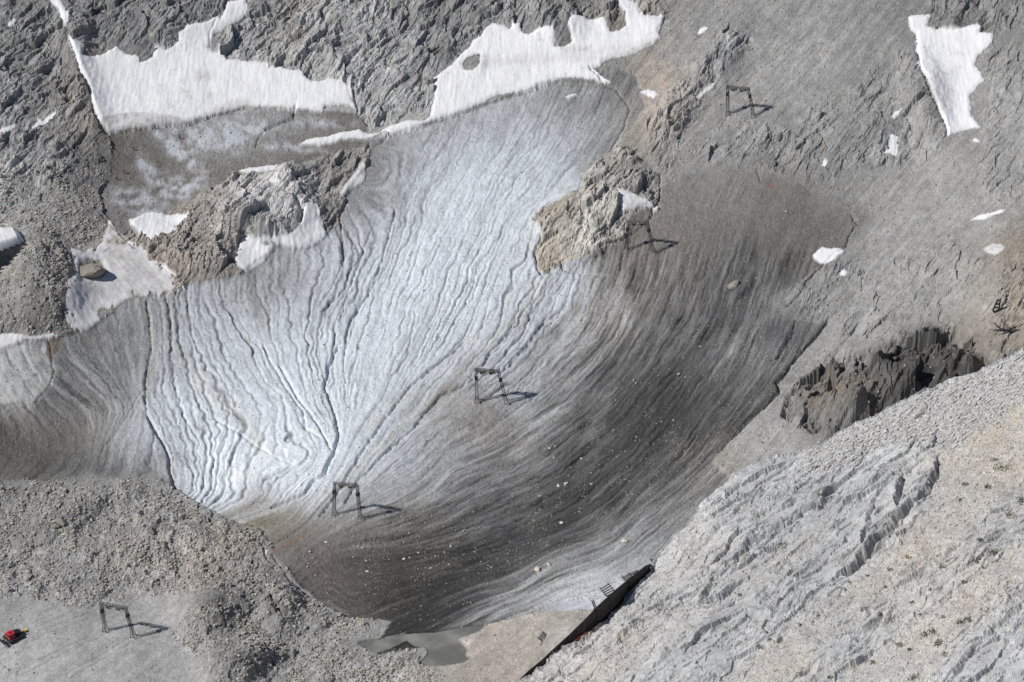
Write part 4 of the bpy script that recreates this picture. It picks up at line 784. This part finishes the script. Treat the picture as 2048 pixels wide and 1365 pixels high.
class MB:
    def __init__(s): s.v = []; s.f = []
    def tube(s, a, b, r, r2=None, n=5):
        a = np.array(a, float); b = np.array(b, float); d = b-a; L = np.linalg.norm(d)
        if L < 1e-6: return s
        d /= L; u = np.cross(d, (0, 0, 1) if abs(d[2]) < .9 else (1, 0, 0)); u /= np.linalg.norm(u); w = np.cross(d, u); k = len(s.v); r2 = r if r2 is None else r2
        for p, q in ((a, r), (b, r2)):
            for i in range(n):
                t = 2*math.pi*i/n; s.v.append(tuple(p+q*(math.cos(t)*u+math.sin(t)*w)))
        for i in range(n): j = (i+1) % n; s.f.append((k+i, k+j, k+n+j, k+n+i))
        s.f.append(tuple(k+i for i in range(n))[::-1]); s.f.append(tuple(k+n+i for i in range(n))); return s
    def box(s, c, size, M=None, taper=1.0, bev=0.0):
        c = np.array(c, float); h = np.array(size, float)/2; k = len(s.v)
        for z in (-1, 1):
            for x, y in ((-1, -1), (1, -1), (1, 1), (-1, 1)):
                p = np.array([x*h[0], y*h[1], z*h[2]]); 
                if z > 0: p[:2] *= taper
                if M is not None: p = M@p
                s.v.append(tuple(c+p))
        s.f += [tuple(k+i for i in q) for q in BOXF]; return s
    def poly(s, pts, th):
        """prism: polygon in the local XZ plane given as 3D points, thickness vector"""
        k = len(s.v); n = len(pts); th = np.array(th, float)
        for p in pts: s.v.append(tuple(np.array(p)-th/2))
        for p in pts: s.v.append(tuple(np.array(p)+th/2))
        s.f.append(tuple(range(k, k+n))); s.f.append(tuple(range(k+2*n-1, k+n-1, -1)))
        for i in range(n): j = (i+1) % n; s.f.append((k+i, k+n+i, k+n+j, k+j))
        return s
    def build(s, name, mat, parent=None, bevel=0.0, **kw):
        me = bpy.data.meshes.new(name); me.from_pydata(s.v, [], s.f); bm = bmesh.new(); bm.from_mesh(me); bmesh.ops.recalc_face_normals(bm, faces=bm.faces)
        if bevel: bmesh.ops.bevel(bm, geom=list(bm.edges), offset=bevel, segments=1, affect='EDGES')
        bm.to_mesh(me); bm.free(); me.materials.append(mat)
        return link(name, me, parent=parent, **kw)
def empty(name, loc, label, cat, group=None):
    o = bpy.data.objects.new(name, None); C.objects.link(o); o.location = [float(v) for v in loc]; o['label'] = label; o['category'] = cat
    if group: o['group'] = group
    return o
def on_ray_y(px, py, y):
    d = ray(px, py); t = (y-CAM[1])/d[1]; return CAM+d*t
# ---- ski-lift pylons
def lattice(mb, a, b, wa, wb, n, side, fwd, rc=.085, rd=.05):
    a = np.array(a); b = np.array(b); pts = []
    for i in range(n+1):
        t = i/n; c = a+(b-a)*t; w = (wa+(wb-wa)*t)/2
        pts.append([c+side*sx*w+fwd*sy*w for sx, sy in ((-1,-1),(1,-1),(1,1),(-1,1))])
    for i in range(n):
        for k in range(4):
            mb.tube(pts[i][k], pts[i+1][k], rc, n=4); mb.tube(pts[i][k], pts[i+1][(k+1) % 4], rd, n=3); mb.tube(pts[i+1][k], pts[i+1][(k+1) % 4], rd, n=3)
PYL = [((211,1262),(268,1275),(202,1209),(251,1217),'lift pylon on the gravel flat, lowest of the line, right of the red snow groomer', 'pale'),
 ((668,1031),(721,1038),(669,968),(714,972),'lift pylon at the lower tip of the bright ice', 'x'),
 ((954,803),(1013,805),(952,741),(997,744),'lift pylon in the middle of the glacier on a brown debris cone', 'x'),
 ((1252,502),(1308,508),(1256,444),(1294,445),'lift pylon right below the yellowish rock island on brown debris', 'x'),
 ((1456,230),(1508,234),(1455,175),(1497,179),'highest lift pylon, standing alone on the upper right scree', 'x')]
for bl, br, tl, tr, lab, kd in PYL:
    L0, R0 = spot(*bl), spot(*br); L1 = on_ray_y(*tl, L0[1]); R1 = on_ray_y(*tr, R0[1])
    root = empty('lift_pylon', (L0+R0)/2, lab, 'lift pylon', 'portal pylons of the drag lift'); O = (L0+R0)/2
    L0, R0, L1, R1 = L0-O, R0-O, L1-O, R1-O
    ax = R1-L1; ax /= np.linalg.norm(ax); fw = np.cross((0, 0, 1), ax); fw /= np.linalg.norm(fw); upv = np.cross(ax, fw)
    if upv[2] < 0: upv = -upv
    for B0, B1 in ((L0, L1), (R0, R1)):
        d = (B1-B0); H_ = np.linalg.norm(d); d = d/H_
        m = MB(); k = B0+d*2.3
        for sx, sy in ((-1,-1),(1,-1),(1,1),(-1,1)):
            m.tube(B0+ax*sx*.95+fw*sy*.95-np.array([0,0,.6]), k+ax*sx*.48+fw*sy*.48, .11, n=4); m.tube(B0+ax*sx*.95+fw*sy*.95, k-ax*sx*.48+fw*sy*.48, .06, n=3)
        lattice(m, k, B1, .96, .8, 8, ax, fw)
        leg = m.build('leg', M_STEEL, root)
        p = B0+d*H_*.74; MB().box(p, (1.15, 1.25, 1.1), np.stack([ax, fw, upv], 1)).build('work_platform', M_BLACK, leg)
        MB().box(B0-np.array([0, 0, .5]), (2.3, 2.3, 1.0)).build('foot_block', M_CONC if kd == 'x' else M_CONC, leg)
    m = MB(); lattice(m, L1-ax*.7+upv*.2, R1+ax*.6+upv*.2, .9, .9, 8, upv, fw, .10, .06)
    for B1 in (L1, R1): m.tube(B1-upv*.5, B1+upv*1.1, .12, n=4)
    m.tube(L1-upv*2.6, L1+ax*1.6, .09, n=4); m.tube(R1-upv*2.6, R1-ax*1.6, .09, n=4)
    m.build('crossbeam', M_STEEL, root)
    W = np.linalg.norm(R1-L1)
    for fr in (.20, .62):
        c = L1+ax*W*fr-upv*.55; m = MB(); dirn = fw*.55+ax*.83; dirn /= np.linalg.norm(dirn)
        m.tube(c-dirn*.2, c+dirn*2.6-upv*.5, .12, n=4); m.tube(c+upv*.6, c, .1, n=4); m.tube(c+upv*.6+dirn*2.2, c+dirn*2.2-upv*.4, .09, n=4); m.tube(c+dirn*.3-upv*1.2, c+dirn*2.2-upv*1.3, .10, n=4)
        hg = m.build('roller_bracket', M_STEEL, root)
        for q in range(4):
            cc = c+dirn*(.1+.75*q)-upv*(.55+.25*(q % 2)); MB().tube(cc-fw*.16, cc+fw*.16, .36, n=8).build('roller', M_BLACK, hg)
    MB().box(L1+ax*W*.5-upv*.35+np.array([0, -.55, 0]), (.55, .1, .5), np.stack([ax, fw, upv], 1)).build('marker_plate', M_YEL, root)
# ---- avalanche fence on the near ridge
FP = [(1030,1376,1371),(1059,1354,1341),(1086,1331,1319),(1113,1307,1294),(1142,1290,1269),(1169,1271,1241),(1195,1250,1213),(1222,1226,1188),(1259,1184,1158),(1292,1148,1131),(1305,1137,1127)]
bases = []; 
for px, pyb, pyt in FP:
    s = fg_spot(px, pyb); b = s+np.array([-.5, .9, 0]); tp = on_ray_y(px, pyt, b[1]); bases.append((b, tp))
O = bases[5][0].copy(); root = empty('avalanche_fence', O, 'long dark wooden board fence along the crest of the pale near ridge', 'fence')
for i, (b, tp) in enumerate(bases):
    dn = np.array([0, 0, -2.2]); off = np.array([.25, -.22, 0])
    MB().tube(b-O+dn+off, np.array([b[0], b[1], tp[2]])-O+off+np.array([0, 0, .25]), .14, n=5).build('post', M_WOOD, root)
    if i < len(bases)-1:
        b2, t2 = bases[i+1]; nb = 8
        for k in range(nb):
            f0, f1_k = (k+.02)/nb, (k+.93)/nb
            z00, z01 = b[2]-3.6, tp[2]-.15; y00, y01 = b2[2]-3.6, t2[2]-.15
            A_ = np.array([b[0], b[1], z00+(z01-z00)*f0]); B_ = np.array([b2[0], b2[1], y00+(y01-y00)*f0]); C_ = np.array([b2[0], b2[1], y00+(y01-y00)*f1_k]); D_ = np.array([b[0], b[1], z00+(z01-z00)*f1_k])
            MB().poly([A_-O, B_-O, C_-O, D_-O], np.array([.05, -.06, 0])+np.array([.03, -.03, 0])*((k*7) % 3)).build('board', M_WOOD, root)
    if 5 <= i <= 6:
        pass
# rusty support rods leaning at the foot of the fence
for (x0, y0, x1, y1) in [(1150,1284,1196,1250),(1158,1284,1190,1262)]:
    a = fg_spot(x0, y0)+np.array([0, 0, .5]); b = fg_spot(x1, y1+3)+np.array([0, 0, .9])
    link_o = MB().tube(a-a, b-a, .13, n=5).build('steel_rod', M_RUSTR, None, loc=a.tolist(), label='rusty rod leaning along the foot of the board fence, ' + ('longer one' if x0 == 1150 else 'shorter one'), cat='rod', group='rusty rods by the fence')
# ---- snow racks behind the fence
def rack(tl, tr, br, bl, extra, n, lab, legs=2.5, nu=2):
    s = fg_spot(*extra); t0 = (s-CAM)@FWD+5
    a, b = [CAM+ray(*p)*(t0+1.0) for p in (tl, tr)]; d, c = [CAM+ray(*p)*(t0-1.0) for p in (bl, br)]
    O = (d+c)/2; root = empty('snow_rack', O, lab, 'snow rack', 'avalanche racks behind the board fence'); a, b, c, d = a-O, b-O, c-O, d-O
    for k in range(n):
        f = (k+.25)/n; p = a+(d-a)*f; q = b+(c-b)*f; w = (d-a)/n*.5; MB().poly([p, q, q+w, p+w], np.array([.06, -.16, .06])).build('slat', M_BLACK, root)
    for f in np.linspace(.12, .88, nu):
        p = a+(b-a)*f-(d-a)*.07; q = d+(c-d)*f+(d-a)*.1; MB().tube(p+np.array([0, .25, -.1]), q+np.array([0, .25, -.1]), .17, n=4).build('upright', M_BLACK, root)
        MB().tube(q+np.array([0, .2, 0]), q+np.array([-.6, .9, -legs]), .15, n=4).build('leg', M_BLACK, root)
rack((1198,1178),(1218,1166),(1234,1186),(1212,1195),(1226,1222),5,'black snow rack with five slats beside the highest part of the fence')
rack((1241,1155),(1276,1140),(1282,1148),(1251,1166),(1262,1182),4,'wide black snow rack further up behind the fence', 2.5, 3)
rack((1299,1119),(1318,1115),(1318,1124),(1303,1124),(1312,1135),2,'small black snow rack at the upper end of the fence, half behind the ridge')
rack((1183,1203),(1187,1201),(1192,1213),(1188,1216),(1192,1250),3,'narrow rusty snow rack seen edge-on just left of the fence top')
rack((1075,1278),(1086,1263),(1093,1268),(1083,1284),(1113,1310),3,'lone black snow rack at the left of the fence near the rock stump')
# ---- snow groomer
def groomer():
    P = spot(27, 1277); root = empty('snow_groomer', P+np.array([0, 0, .1]), 'red snow groomer with a dark blade parked on the gravel flat', 'snow groomer'); root.rotation_euler = (0, .03, math.atan2(-.66, -.75))
    for s in (-1, 1):
        m = MB(); pts = [(-3.2,0,.55),(-2.7,0,.05),(2.4,0,.05),(3.1,0,.6),(2.6,0,1.15),(-2.8,0,1.15)]; m.poly([(x, s*1.75, z) for x, y, z in pts], (0, 1.3, 0))
        tr_ = m.build('track', M_RUBBER, root)
        for x in (-2.2, -1.1, 0, 1.1, 2.2): MB().tube((x, s*1.75+s*.66, .55), (x, s*1.75+s*.76, .55), .40, n=10).build('wheel', M_BLACK, tr_)
    MB().box((-.2, 0, .95), (5.8, 2.3, .8)).build('chassis', M_BLACK, root, .08)
    cab = MB().box((1.0, 0, 1.55), (2.5, 2.9, .75), None, .96).build('cab', M_RED, root, .1)
    MB().box((1.0, 0, 2.35), (2.35, 2.6, 1.0), None, .86).build('window', M_GLASS, cab, .06)
    MB().box((.95, 0, 2.92), (2.2, 2.45, .2)).build('roof', M_RED, cab, .06); MB().box((.95, .1, 3.05), (.7, .9, .12)).build('roof_hatch', M_BLACK, cab)
    for s in (-1, 1):
        for x in (-.2, 2.1): MB().tube((x, s*1.35, 1.8), (x-.1, s*1.15, 2.85), .06, n=4).build('pillar', M_BLACK, cab)
        MB().box((2.2, s*1.75, 2.3), (.12, .3, .5)).tube((2.1, s*1.2, 2.3), (2.2, s*1.7, 2.3), .04, n=4).build('mirror', M_BLACK, cab)
        MB().box((2.3, s*1.0, 1.45), (.1, .35, .2)).build('headlight', M_ALU, cab)
    MB().box((-1.9, 0, 1.6), (2.3, 2.4, .5)).box((-1.2, .6, 2.1), (.7, .8, .7)).tube((-1.0, -1, 1.8), (-1.0, -1, 2.9), .1, n=5).build('load_bed', M_BLACK, root, .04)
    m = MB()
    for a, b in (((-1.4,-1,1.9),(-2.9,-1,2.6)),((-1.4,1,1.9),(-2.9,1,2.6)),((-2.9,-1,2.6),(-2.9,1,2.6)),((-2.9,0,2.6),(-2.2,0,1.8)),((-.6,-1.1,1.8),(-.6,-1.1,2.8)),((-.6,1.1,1.8),(-.6,1.1,2.8)),((-.6,-1.1,2.8),(-.6,1.1,2.8))): m.tube(a, b, .08, n=4)
    m.build('rack_bars', M_STEEL, root)
    bl = MB(); prof = [(4.1,.1),(4.55,.25),(4.35,.9),(4.5,1.45),(4.3,1.45),(4.15,.9)]
    bl.poly([(x, 0, z) for x, z in prof], (0, 4.6, 0)); b = bl.build('blade', M_BLACK, root)
    for s in (-1, 1): MB().poly([(4.1, s*2.7, .1), (4.9, s*2.9, .1), (5.0, s*2.9, 1.2), (4.3, s*2.5, 1.3)], (0, .12, 0)).build('blade_wing', M_ALU if s > 0 else M_BLACK, b); MB().tube((2.6, s*.8, .7), (4.2, s*.8, .6), .14, n=5).build('blade_arm', M_STEEL, b)
    MB().tube((-3.2, 0, .8), (-4.6, 0, .7), .12, n=5).tube((-3.2, .7, .8), (-4.6, .2, .7), .08, n=4).build('hitch_arm', M_RUSTR, root)
    MB().box((-5.0, 0, .75), (.9, 1.0, .35)).build('hitch_plate', M_YEL, root, .04)
groomer()
# ---- covered snow depot at the left edge
def depot():
    cs = [spot(-95, 462), spot(36, 463), spot(49, 486), spot(-80, 535)]; O = (cs[0]+cs[1]+cs[2]+cs[3])/4; O = O+np.array([0, 0, .4])
    root = empty('covered_snow_depot', O, 'snow heap covered with white fleece sheets at the left edge', 'snow depot')
    def P(s, t):
        p = (1-s)*(1-t)*cs[3]+s*(1-t)*cs[2]+s*t*cs[1]+(1-s)*t*cs[0]
        zb = (cs[0][2]*(1-s)+cs[1][2]*s)*t+(cs[3][2]*(1-s)+cs[2][2]*s)*(1-t)
        return p, zb
    n = 28; edges = [0, .42, .74, .90, 1.0]
    core_v = []
    for k in range(4):
        m = MB(); s0, s1 = edges[k]-.004, edges[k+1]+.006
        for j in range(n+1):
            for i in range(9):
                s = s0+(s1-s0)*i/8; t = j/n; p, zb = P(s, t); hh = 3.6*min(1, t*9+.0)**.6*(1-.25*t)*min(1, (1-t)*6+.12)**.5*min(1, (1.0-s)*9+.12)**.6
                hh += .10*math.sin(9*t+7*s+k)+.06*math.sin(31*s+5*t)+(.10 if i == 8 else 0)
                m.v.append(tuple(np.array([p[0], p[1]+(0 if t > 0 else -.1), zb+hh])-O))
        for j in range(n):
            for i in range(8): a = j*9+i; m.f.append((a, a+1, a+10, a+9))
        o = m.build('fleece_sheet', M_CLOTH, root); [setattr(pp_, 'use_smooth', True) for pp_ in o.data.polygons]
    m = MB()
    for s in np.linspace(0, .98, 12):
        p, zb = P(s, -.02); m.box(np.array([p[0], p[1]-.3, zb+.3])-O, (1.8, .5, .6))
    m.build('ballast_sacks', M_DK, root, kind='stuff')
depot()
# ---- hikers
def skin_mesh(name, verts, edges, radii, sub=1):
    me = bpy.data.meshes.new(name); me.from_pydata(verts, edges, []); o = bpy.data.objects.new(name, me); C.objects.link(o)
    md = o.modifiers.new('s', 'SKIN'); md.use_smooth_shade = True
    for v, r in zip(me.skin_vertices[0].data, radii): v.radius = (r, r)
    me.skin_vertices[0].data[0].use_root = True
    s = o.modifiers.new('d', 'SUBSURF'); s.levels = sub
    dg = bpy.context.evaluated_depsgraph_get(); r = bpy.data.meshes.new_from_object(o.evaluated_get(dg)); r.name = name
    bpy.data.objects.remove(o); bpy.data.meshes.remove(me); return r
bv = [(0,0,.95),(0,0,1.15),(0,0,1.38),(0,0,1.50),(0,.02,1.60),(0,.03,1.72), (.2,0,1.40),(.26,-.05,1.12),(.24,.14,.92), (-.2,0,1.40),(-.26,.06,1.12),(-.22,.24,.98), (.1,0,.9),(.13,.12,.5),(.13,.02,.08),(.13,.16,.03), (-.1,0,.9),(-.13,-.04,.5),(-.13,-.2,.08),(-.13,-.06,.03)]
be = [(0,1),(1,2),(2,3),(3,4),(4,5),(2,6),(6,7),(7,8),(2,9),(9,10),(10,11),(0,12),(12,13),(13,14),(14,15),(0,16),(16,17),(17,18),(18,19)]
brr = [.14,.13,.14,.06,.10,.09,.07,.05,.04,.07,.05,.04,.09,.065,.045,.04,.09,.065,.045,.04]
BODY = skin_mesh('body', bv, be, brr)
JACK = skin_mesh('jacket', bv[0:4]+bv[6:12], [(0,1),(1,2),(2,3),(2,4),(4,5),(5,6),(2,7),(7,8),(8,9)], [.17,.165,.17,.09,.10,.08,.06,.10,.08,.06])
TROU = skin_mesh('trousers', [bv[0]]+bv[12:15]+bv[16:19], [(0,1),(1,2),(2,3),(0,4),(4,5),(5,6)], [.16,.115,.085,.065,.115,.085,.065])
def person(px, py, jm, tm, hat, rot, lab, poles=False):
    p = spot(px, py); r = empty('person', p, lab, 'person', 'hikers on the brown debris field'); r.rotation_euler = (0, 0, rot); r.scale = (1.12,)*3
    for nm, me, mt in (('body', BODY, M_SKIN), ('jacket', JACK, jm), ('trousers', TROU, tm)):
        m2 = me.copy(); m2.materials.clear(); m2.materials.append(mt); link(nm, m2, parent=r)
    MB().tube((0, .02, 1.66), (0, .02, 1.84), .13, .08, 8).build('hat', hat, r)
    MB().box((0, -.26, 1.22), (.34, .22, .52)).build('backpack', M_DK if jm is not M_DK else M_BLACK, r, .04)
person(208,364,M_DK,M_DK,M_DK,.4,'hiker in dark clothes walking at the lower left of the group')
person(234,361,M_DK,M_DK,M_REDF,-.3,'hiker in dark clothes with a red cap, middle of the lower three')
person(249,348,M_DK,M_DK,M_REDF,.8,'hiker with red headwear, upper right of the lower three')
person(267,302,M_DK,M_REDF,M_DK,-.6,'hiker with red trousers on the open brown debris')
person(360,279,M_DK,M_DK,M_DK,.2,'lone dark-clothed hiker on pale ice below the wide snowfield')
# small red things
def pebble_mesh(seed, sub=2, flat=.7, rough=.28):
    bm = bmesh.new(); bmesh.ops.create_icosphere(bm, subdivisions=sub, radius=1); r = random.Random(seed)
    cuts = [(Vector((r.uniform(-1, 1), r.uniform(-1, 1), r.uniform(-1, 1))).normalized(), r.uniform(.45, .8)) for _ in range(9)]
    for v in bm.verts:
        for n_, dd in cuts:
            k = v.co.dot(n_)
            if k > dd: v.co -= n_*(k-dd)*.95
        v.co += Vector((r.uniform(-1, 1), r.uniform(-1, 1), r.uniform(-1, 1)))*.03; v.co.z *= flat
    me = bpy.data.meshes.new('boulder'); bm.to_mesh(me); bm.free(); return me
def tint(me, c, mat):
    at = me.color_attributes.new('ground_colour', 'FLOAT_COLOR', 'POINT'); n = len(me.vertices); col = np.tile(np.r_[lin(np.array(c, float))/K_ILL, 1], (n, 1))*np.r_[1, 1, 1, 1]
    at.data.foreach_set('color', col.astype(np.float32).ravel()); me.materials.append(mat)
p = spot(1543, 373); q = pebble_mesh(3, 1); q.materials.append(M_REDF); o = link('red_tarp', q, label='small red tarpaulin bundle alone on the brown scree of the right slope', cat='tarpaulin', loc=p.tolist()); o.scale = (.75, .6, .5)
p = spot(155, 360); q = pebble_mesh(4, 1); q.materials.append(M_REDF); o = link('red_bag', q, label='tiny red bag among the rubble left of the hikers', cat='bag', loc=p.tolist()); o.scale = (.45, .4, .5)
a = spot(1647, 282)+np.array([0, 0, .3]); b = spot(1652, 297)+np.array([0, 0, .3]); MB().tube((0, 0, 0), b-a, .16, n=5).build('red_pole', M_RUSTR, None, loc=a.tolist(), label='thin dark red pole lying in a scree runnel', cat='pole')
# scrap: bundle of dark rods and dark hole-like sheet at the right edge
O = spot(2012, 658)+np.array([0, 0, 1.5]); root = empty('rod_heap', O, 'tangled heap of dark steel rods on grey rock at the right edge', 'scrap heap'); rr = random.Random(5)
for i in range(22):
    a = math.radians(rr.uniform(-10, 190)); L_ = rr.uniform(2.5, 7); dx, dz = math.cos(a)*L_, abs(math.sin(a))*L_*.7
    MB().tube((rr.uniform(-1.5, 1.5), -2, -1.2), (dx, rr.uniform(-2.5, .5), dz-1.2), .12, n=4).build('rod', M_STEEL, root)
MB().tube((-5, -2.5, -.4), (8, -2.2, -.6), .22, n=5).build('beam', M_STEEL, root)
O = spot(1992, 626); root = empty('scrap_frame', O, 'narrow black steel frame standing upright on the right slope', 'steel frame')
for k, (x0, z0, x1, z1, w) in enumerate([(-.9,.2,-1.3,1.8,.3),(-1.3,1.2,.1,6,.35),(.9,0,1.0,6.4,.3),(-.9,.6,.9,.6,.35),(-.9,2.3,1,2.3,.3),(-.3,3.9,1,3.9,.4),(-.1,5.6,1,5.6,.3)]): MB().tube((x0, 0, z0), (x1, 0, z1), w, n=4).build('bar', M_BLACK, root)
# ---- pole lying on the near ridge, moss
a = fg_spot(1890, 1125)+np.array([0, 0, .3]); b = fg_spot(1971, 1085)+np.array([0, 0, .3])
MB().tube((0, 0, 0), b-a, .17, .13, 7).build('wooden_pole', plain('grey_wood', (.20, .17, .13), .9, 0, .3, 3), None, loc=a.tolist(), label='weathered wooden pole lying on the pale near slope', cat='pole')
mv = []; mf = []
MOSS = [(2045,1000,14),(2020,1030,12),(2005,935,16),(1990,920,9),(1975,975,8),(1930,970,8),(1920,1000,5),(1985,1105,12),(1950,1120,12),(1885,1135,6),(1930,1165,7),(1860,1180,4),(1815,1115,6),(1780,1140,6),(1735,1152,4),(1770,1175,4),(1865,1265,12),(1850,1270,9),(1920,1245,9),(1935,1240,9),(1885,1235,5),(1880,1285,8),(1875,1290,7),(1800,1290,8),(1745,1325,6),(1830,1355,10),(1520,1295,6),(1575,1240,5),(1540,1280,4),(1600,1250,5),(1760,1230,4),(1825,1205,4),(1840,1230,4),(1660,1355,5),(1890,1310,6),(1560,1090,8),(1480,1190,5),(1960,1080,6),(1700,1165,4),(1415,1205,3),(1640,990,5),(1820,1300,5)]
rr = np.random.default_rng(9)
for cx, cy, r in MOSS:
    for _ in range(int(r*9)):
        x, y = cx+rr.normal()*r*.55, cy+rr.normal()*r*.3-.0; p = FV[np.argmin(((FXd[::1]-x)**2+(FYd-y)**2).ravel())]+fn*.02; k = len(mv); s = .12+.16*rr.random()
        for q in range(3): t = q*2.09+rr.random(); mv.append(tuple(p+s*(math.cos(t)*e1+math.sin(t)*e2)))
        mv.append(tuple(p+fn*s*1.1+rr.normal(size=3)*.05)); mf += [(k, k+1, k+3), (k+1, k+2, k+3), (k+2, k, k+3)]
me = bpy.data.meshes.new('moss'); me.from_pydata(mv, [], mf); me.materials.append(plain('alpine_moss', (.075, .085, .028), .95, 0, .5, .8)); link('moss', me, 'stuff', 'olive green tufts of moss and grass on the near slope')
# ---- single boulders
BM = [pebble_mesh(20+i, 2, .75) for i in range(6)]
def boulder(px, py, r, c, lab, group, fg=False, sc=(1, .85, .8), k=0, rot=None):
    p = (fg_spot if fg else spot)(px, py); me = BM[k % 6].copy(); tint(me, c, M_FG if fg else M_RUBBLE)
    o = link('boulder', me, label=lab, cat='boulder', group=group, loc=(p+np.array([0, 0, r*.25])).tolist()); o.scale = (r*sc[0], r*sc[1], r*sc[2]); o.rotation_euler = (0, 0, (k*1.7) % 6.28 if rot is None else rot); return o
boulder(180,548,5.4,(140,134,124),'large beige ribbed boulder sitting in the grey firn ramp',None,False,(1.15,.8,.75),0,.3)
boulder(125,1047,2.6,(125,120,114),'largest dark boulder in the rubble at the left of the moraine',None,k=1)
boulder(112,1053,1.9,(130,126,118),'smaller dark boulder touching the largest one on the moraine',None,k=2)
boulder(305,1064,2.0,(120,115,108),'dark block at the right end of a brown rock rib on the moraine',None,k=3)
boulder(56,1156,1.9,(165,158,148),'pale boulder standing above the gravel flat on the left',None,k=4)
boulder(1075,1140,1.5,(188,180,168),'pale boulder on grey ice left of the pointed ice streak',None,k=5)
boulder(1098,1130,1.0,(185,178,166),'small pale boulder right next to a larger one on the grey ice',None,k=1)
boulder(1249,1083,1.5,(196,188,172),'cream boulder alone on the lower grey ice',None,k=2)
boulder(1117,972,1.0,(200,195,186),'left one of two small white stones on the dark ice',None,k=3); boulder(1132,968,.9,(200,195,186),'right one of two small white stones on the dark ice',None,k=4)
boulder(1123,1047,.9,(200,195,186),'white stone alone on the darkest ice below the pair',None,k=0)
boulder(1469,572,2.8,(140,136,130),'grey block pile standing on the dark upper ice',None,False,(.8,1.3,.9),5)
boulder(1848,812,1.7,(165,162,155),'grey boulder on top of a tilted slab on the near ridge',None,True,k=1); boulder(1840,830,3.6,(185,182,172),'long tilted pale slab just below the near ridge crest',None,True,(1.2,.45,.4),2,.9)
boulder(1495,1158,1.2,(170,168,162),'rounded grey boulder in the pale rubble hollow of the near slope',None,True,k=3)
for i, (x, y, r) in enumerate([(868,1287,.9),(880,1268,.7),(862,1268,.7),(889,1269,.9),(872,1282,.6)]): boulder(x, y, r, (165,160,150), 'stone sticking out of the meltwater pool', 'stones in the meltwater pool', k=i)
rz = random.Random(3)
def many(n, poly, r0, r1, c, lab, group, fg=False):
    k = 0; P = np.array(poly); 
    while k < n:
        x = rz.uniform(P[:, 0].min(), P[:, 0].max()); y = rz.uniform(P[:, 1].min(), P[:, 1].max())
        if poly_sd(poly, np.array([x]), np.array([y]))[0] < 2: continue
        boulder(x, y, r0+(r1-r0)*rz.random()**2, (lambda f: tuple(v*f for v in c))(rz.uniform(.85, 1.1)), lab, group, fg, k=rz.randrange(99)); k += 1
G = 'boulders on the moraine'
many(16, [(0,985),(170,985),(190,1080),(0,1080)], .7, 1.4, (162,158,150), 'grey boulder high on the left end of the moraine', G)
many(14, [(0,1085),(190,1085),(200,1180),(0,1175)], .7, 1.4, (162,158,150), 'grey boulder in the rubble just above the gravel flat', G)
many(14, [(200,990),(345,995),(440,1060),(360,1170),(210,1180)], .7, 1.4, (166,160,150), 'grey boulder in the middle of the moraine above the lowest pylon', G)
many(12, [(450,1070),(530,1110),(560,1160),(420,1190),(400,1120)], .7, 1.3, (160,155,148), 'grey boulder near the meltwater stream edge of the moraine', G)
many(14, [(380,1190),(470,1180),(500,1230),(440,1260),(370,1240)], .7, 1.4, (130,127,122), 'dark boulder on the rounded rubble hummock right of the lowest pylon', G)
many(12, [(520,1180),(580,1190),(640,1260),(560,1320),(520,1260)], .7, 1.4, (160,156,150), 'grey boulder on the steep twin hummock left of the pool', G)
many(10, [(430,1300),(520,1290),(530,1360),(430,1360)], .7, 1.3, (140,137,131), 'grey boulder on the hummock at the bottom edge', G)
G = 'pale boulders on the dark ice'
many(12, [(580,1080),(720,1060),(760,1200),(640,1190)], .45, .75, (190,182,170), 'small pale boulder on the brown ice below the ice-tip pylon', G)
many(12, [(800,1060),(980,1040),(1000,1150),(800,1200)], .45, .75, (190,182,170), 'small pale boulder on the darkest lower ice above the pool', G)
many(10, [(1050,900),(1200,860),(1220,980),(1080,1040)], .4, .7, (190,182,170), 'small pale boulder on the dark ice in the middle', G)
many(10, [(1250,760),(1400,640),(1450,760),(1300,900)], .4, .7, (190,182,170), 'small pale boulder on the upper dark ice near the scree edge', G)
G = 'blocks on the left rubble mound'
many(12, [(50,490),(120,500),(130,560),(50,565)], .7, 1.3, (130,127,121), 'dark block on the upper half of the steep left mound', G)
many(14, [(10,570),(130,570),(125,650),(10,655)], .7, 1.3, (130,127,121), 'dark block on the lower half of the steep left mound', G)
many(22, [(720,1290),(840,1300),(850,1340),(640,1350),(620,1290)], .5, 1.1, (172,168,160), 'grey block on the rubble bank in front of the pool', 'blocks in front of the pool')
many(12, [(1700,865),(1850,800),(1850,860),(1700,920)], .55, 1.0, (188,186,182), 'pale angular block on the lower part of the near ridge crest', 'blocks on the near ridge crest', True)
many(14, [(1860,790),(2040,725),(2040,800),(1880,870)], .55, 1.0, (188,186,182), 'pale angular block on the upper right part of the near ridge crest', 'blocks on the near ridge crest', True)
many(18, [(1500,400),(1900,380),(1950,500),(1800,650),(1650,700),(1700,520)], .5, .9, (168,163,156), 'grey block on the right scree slope', 'blocks on the right scree slope')
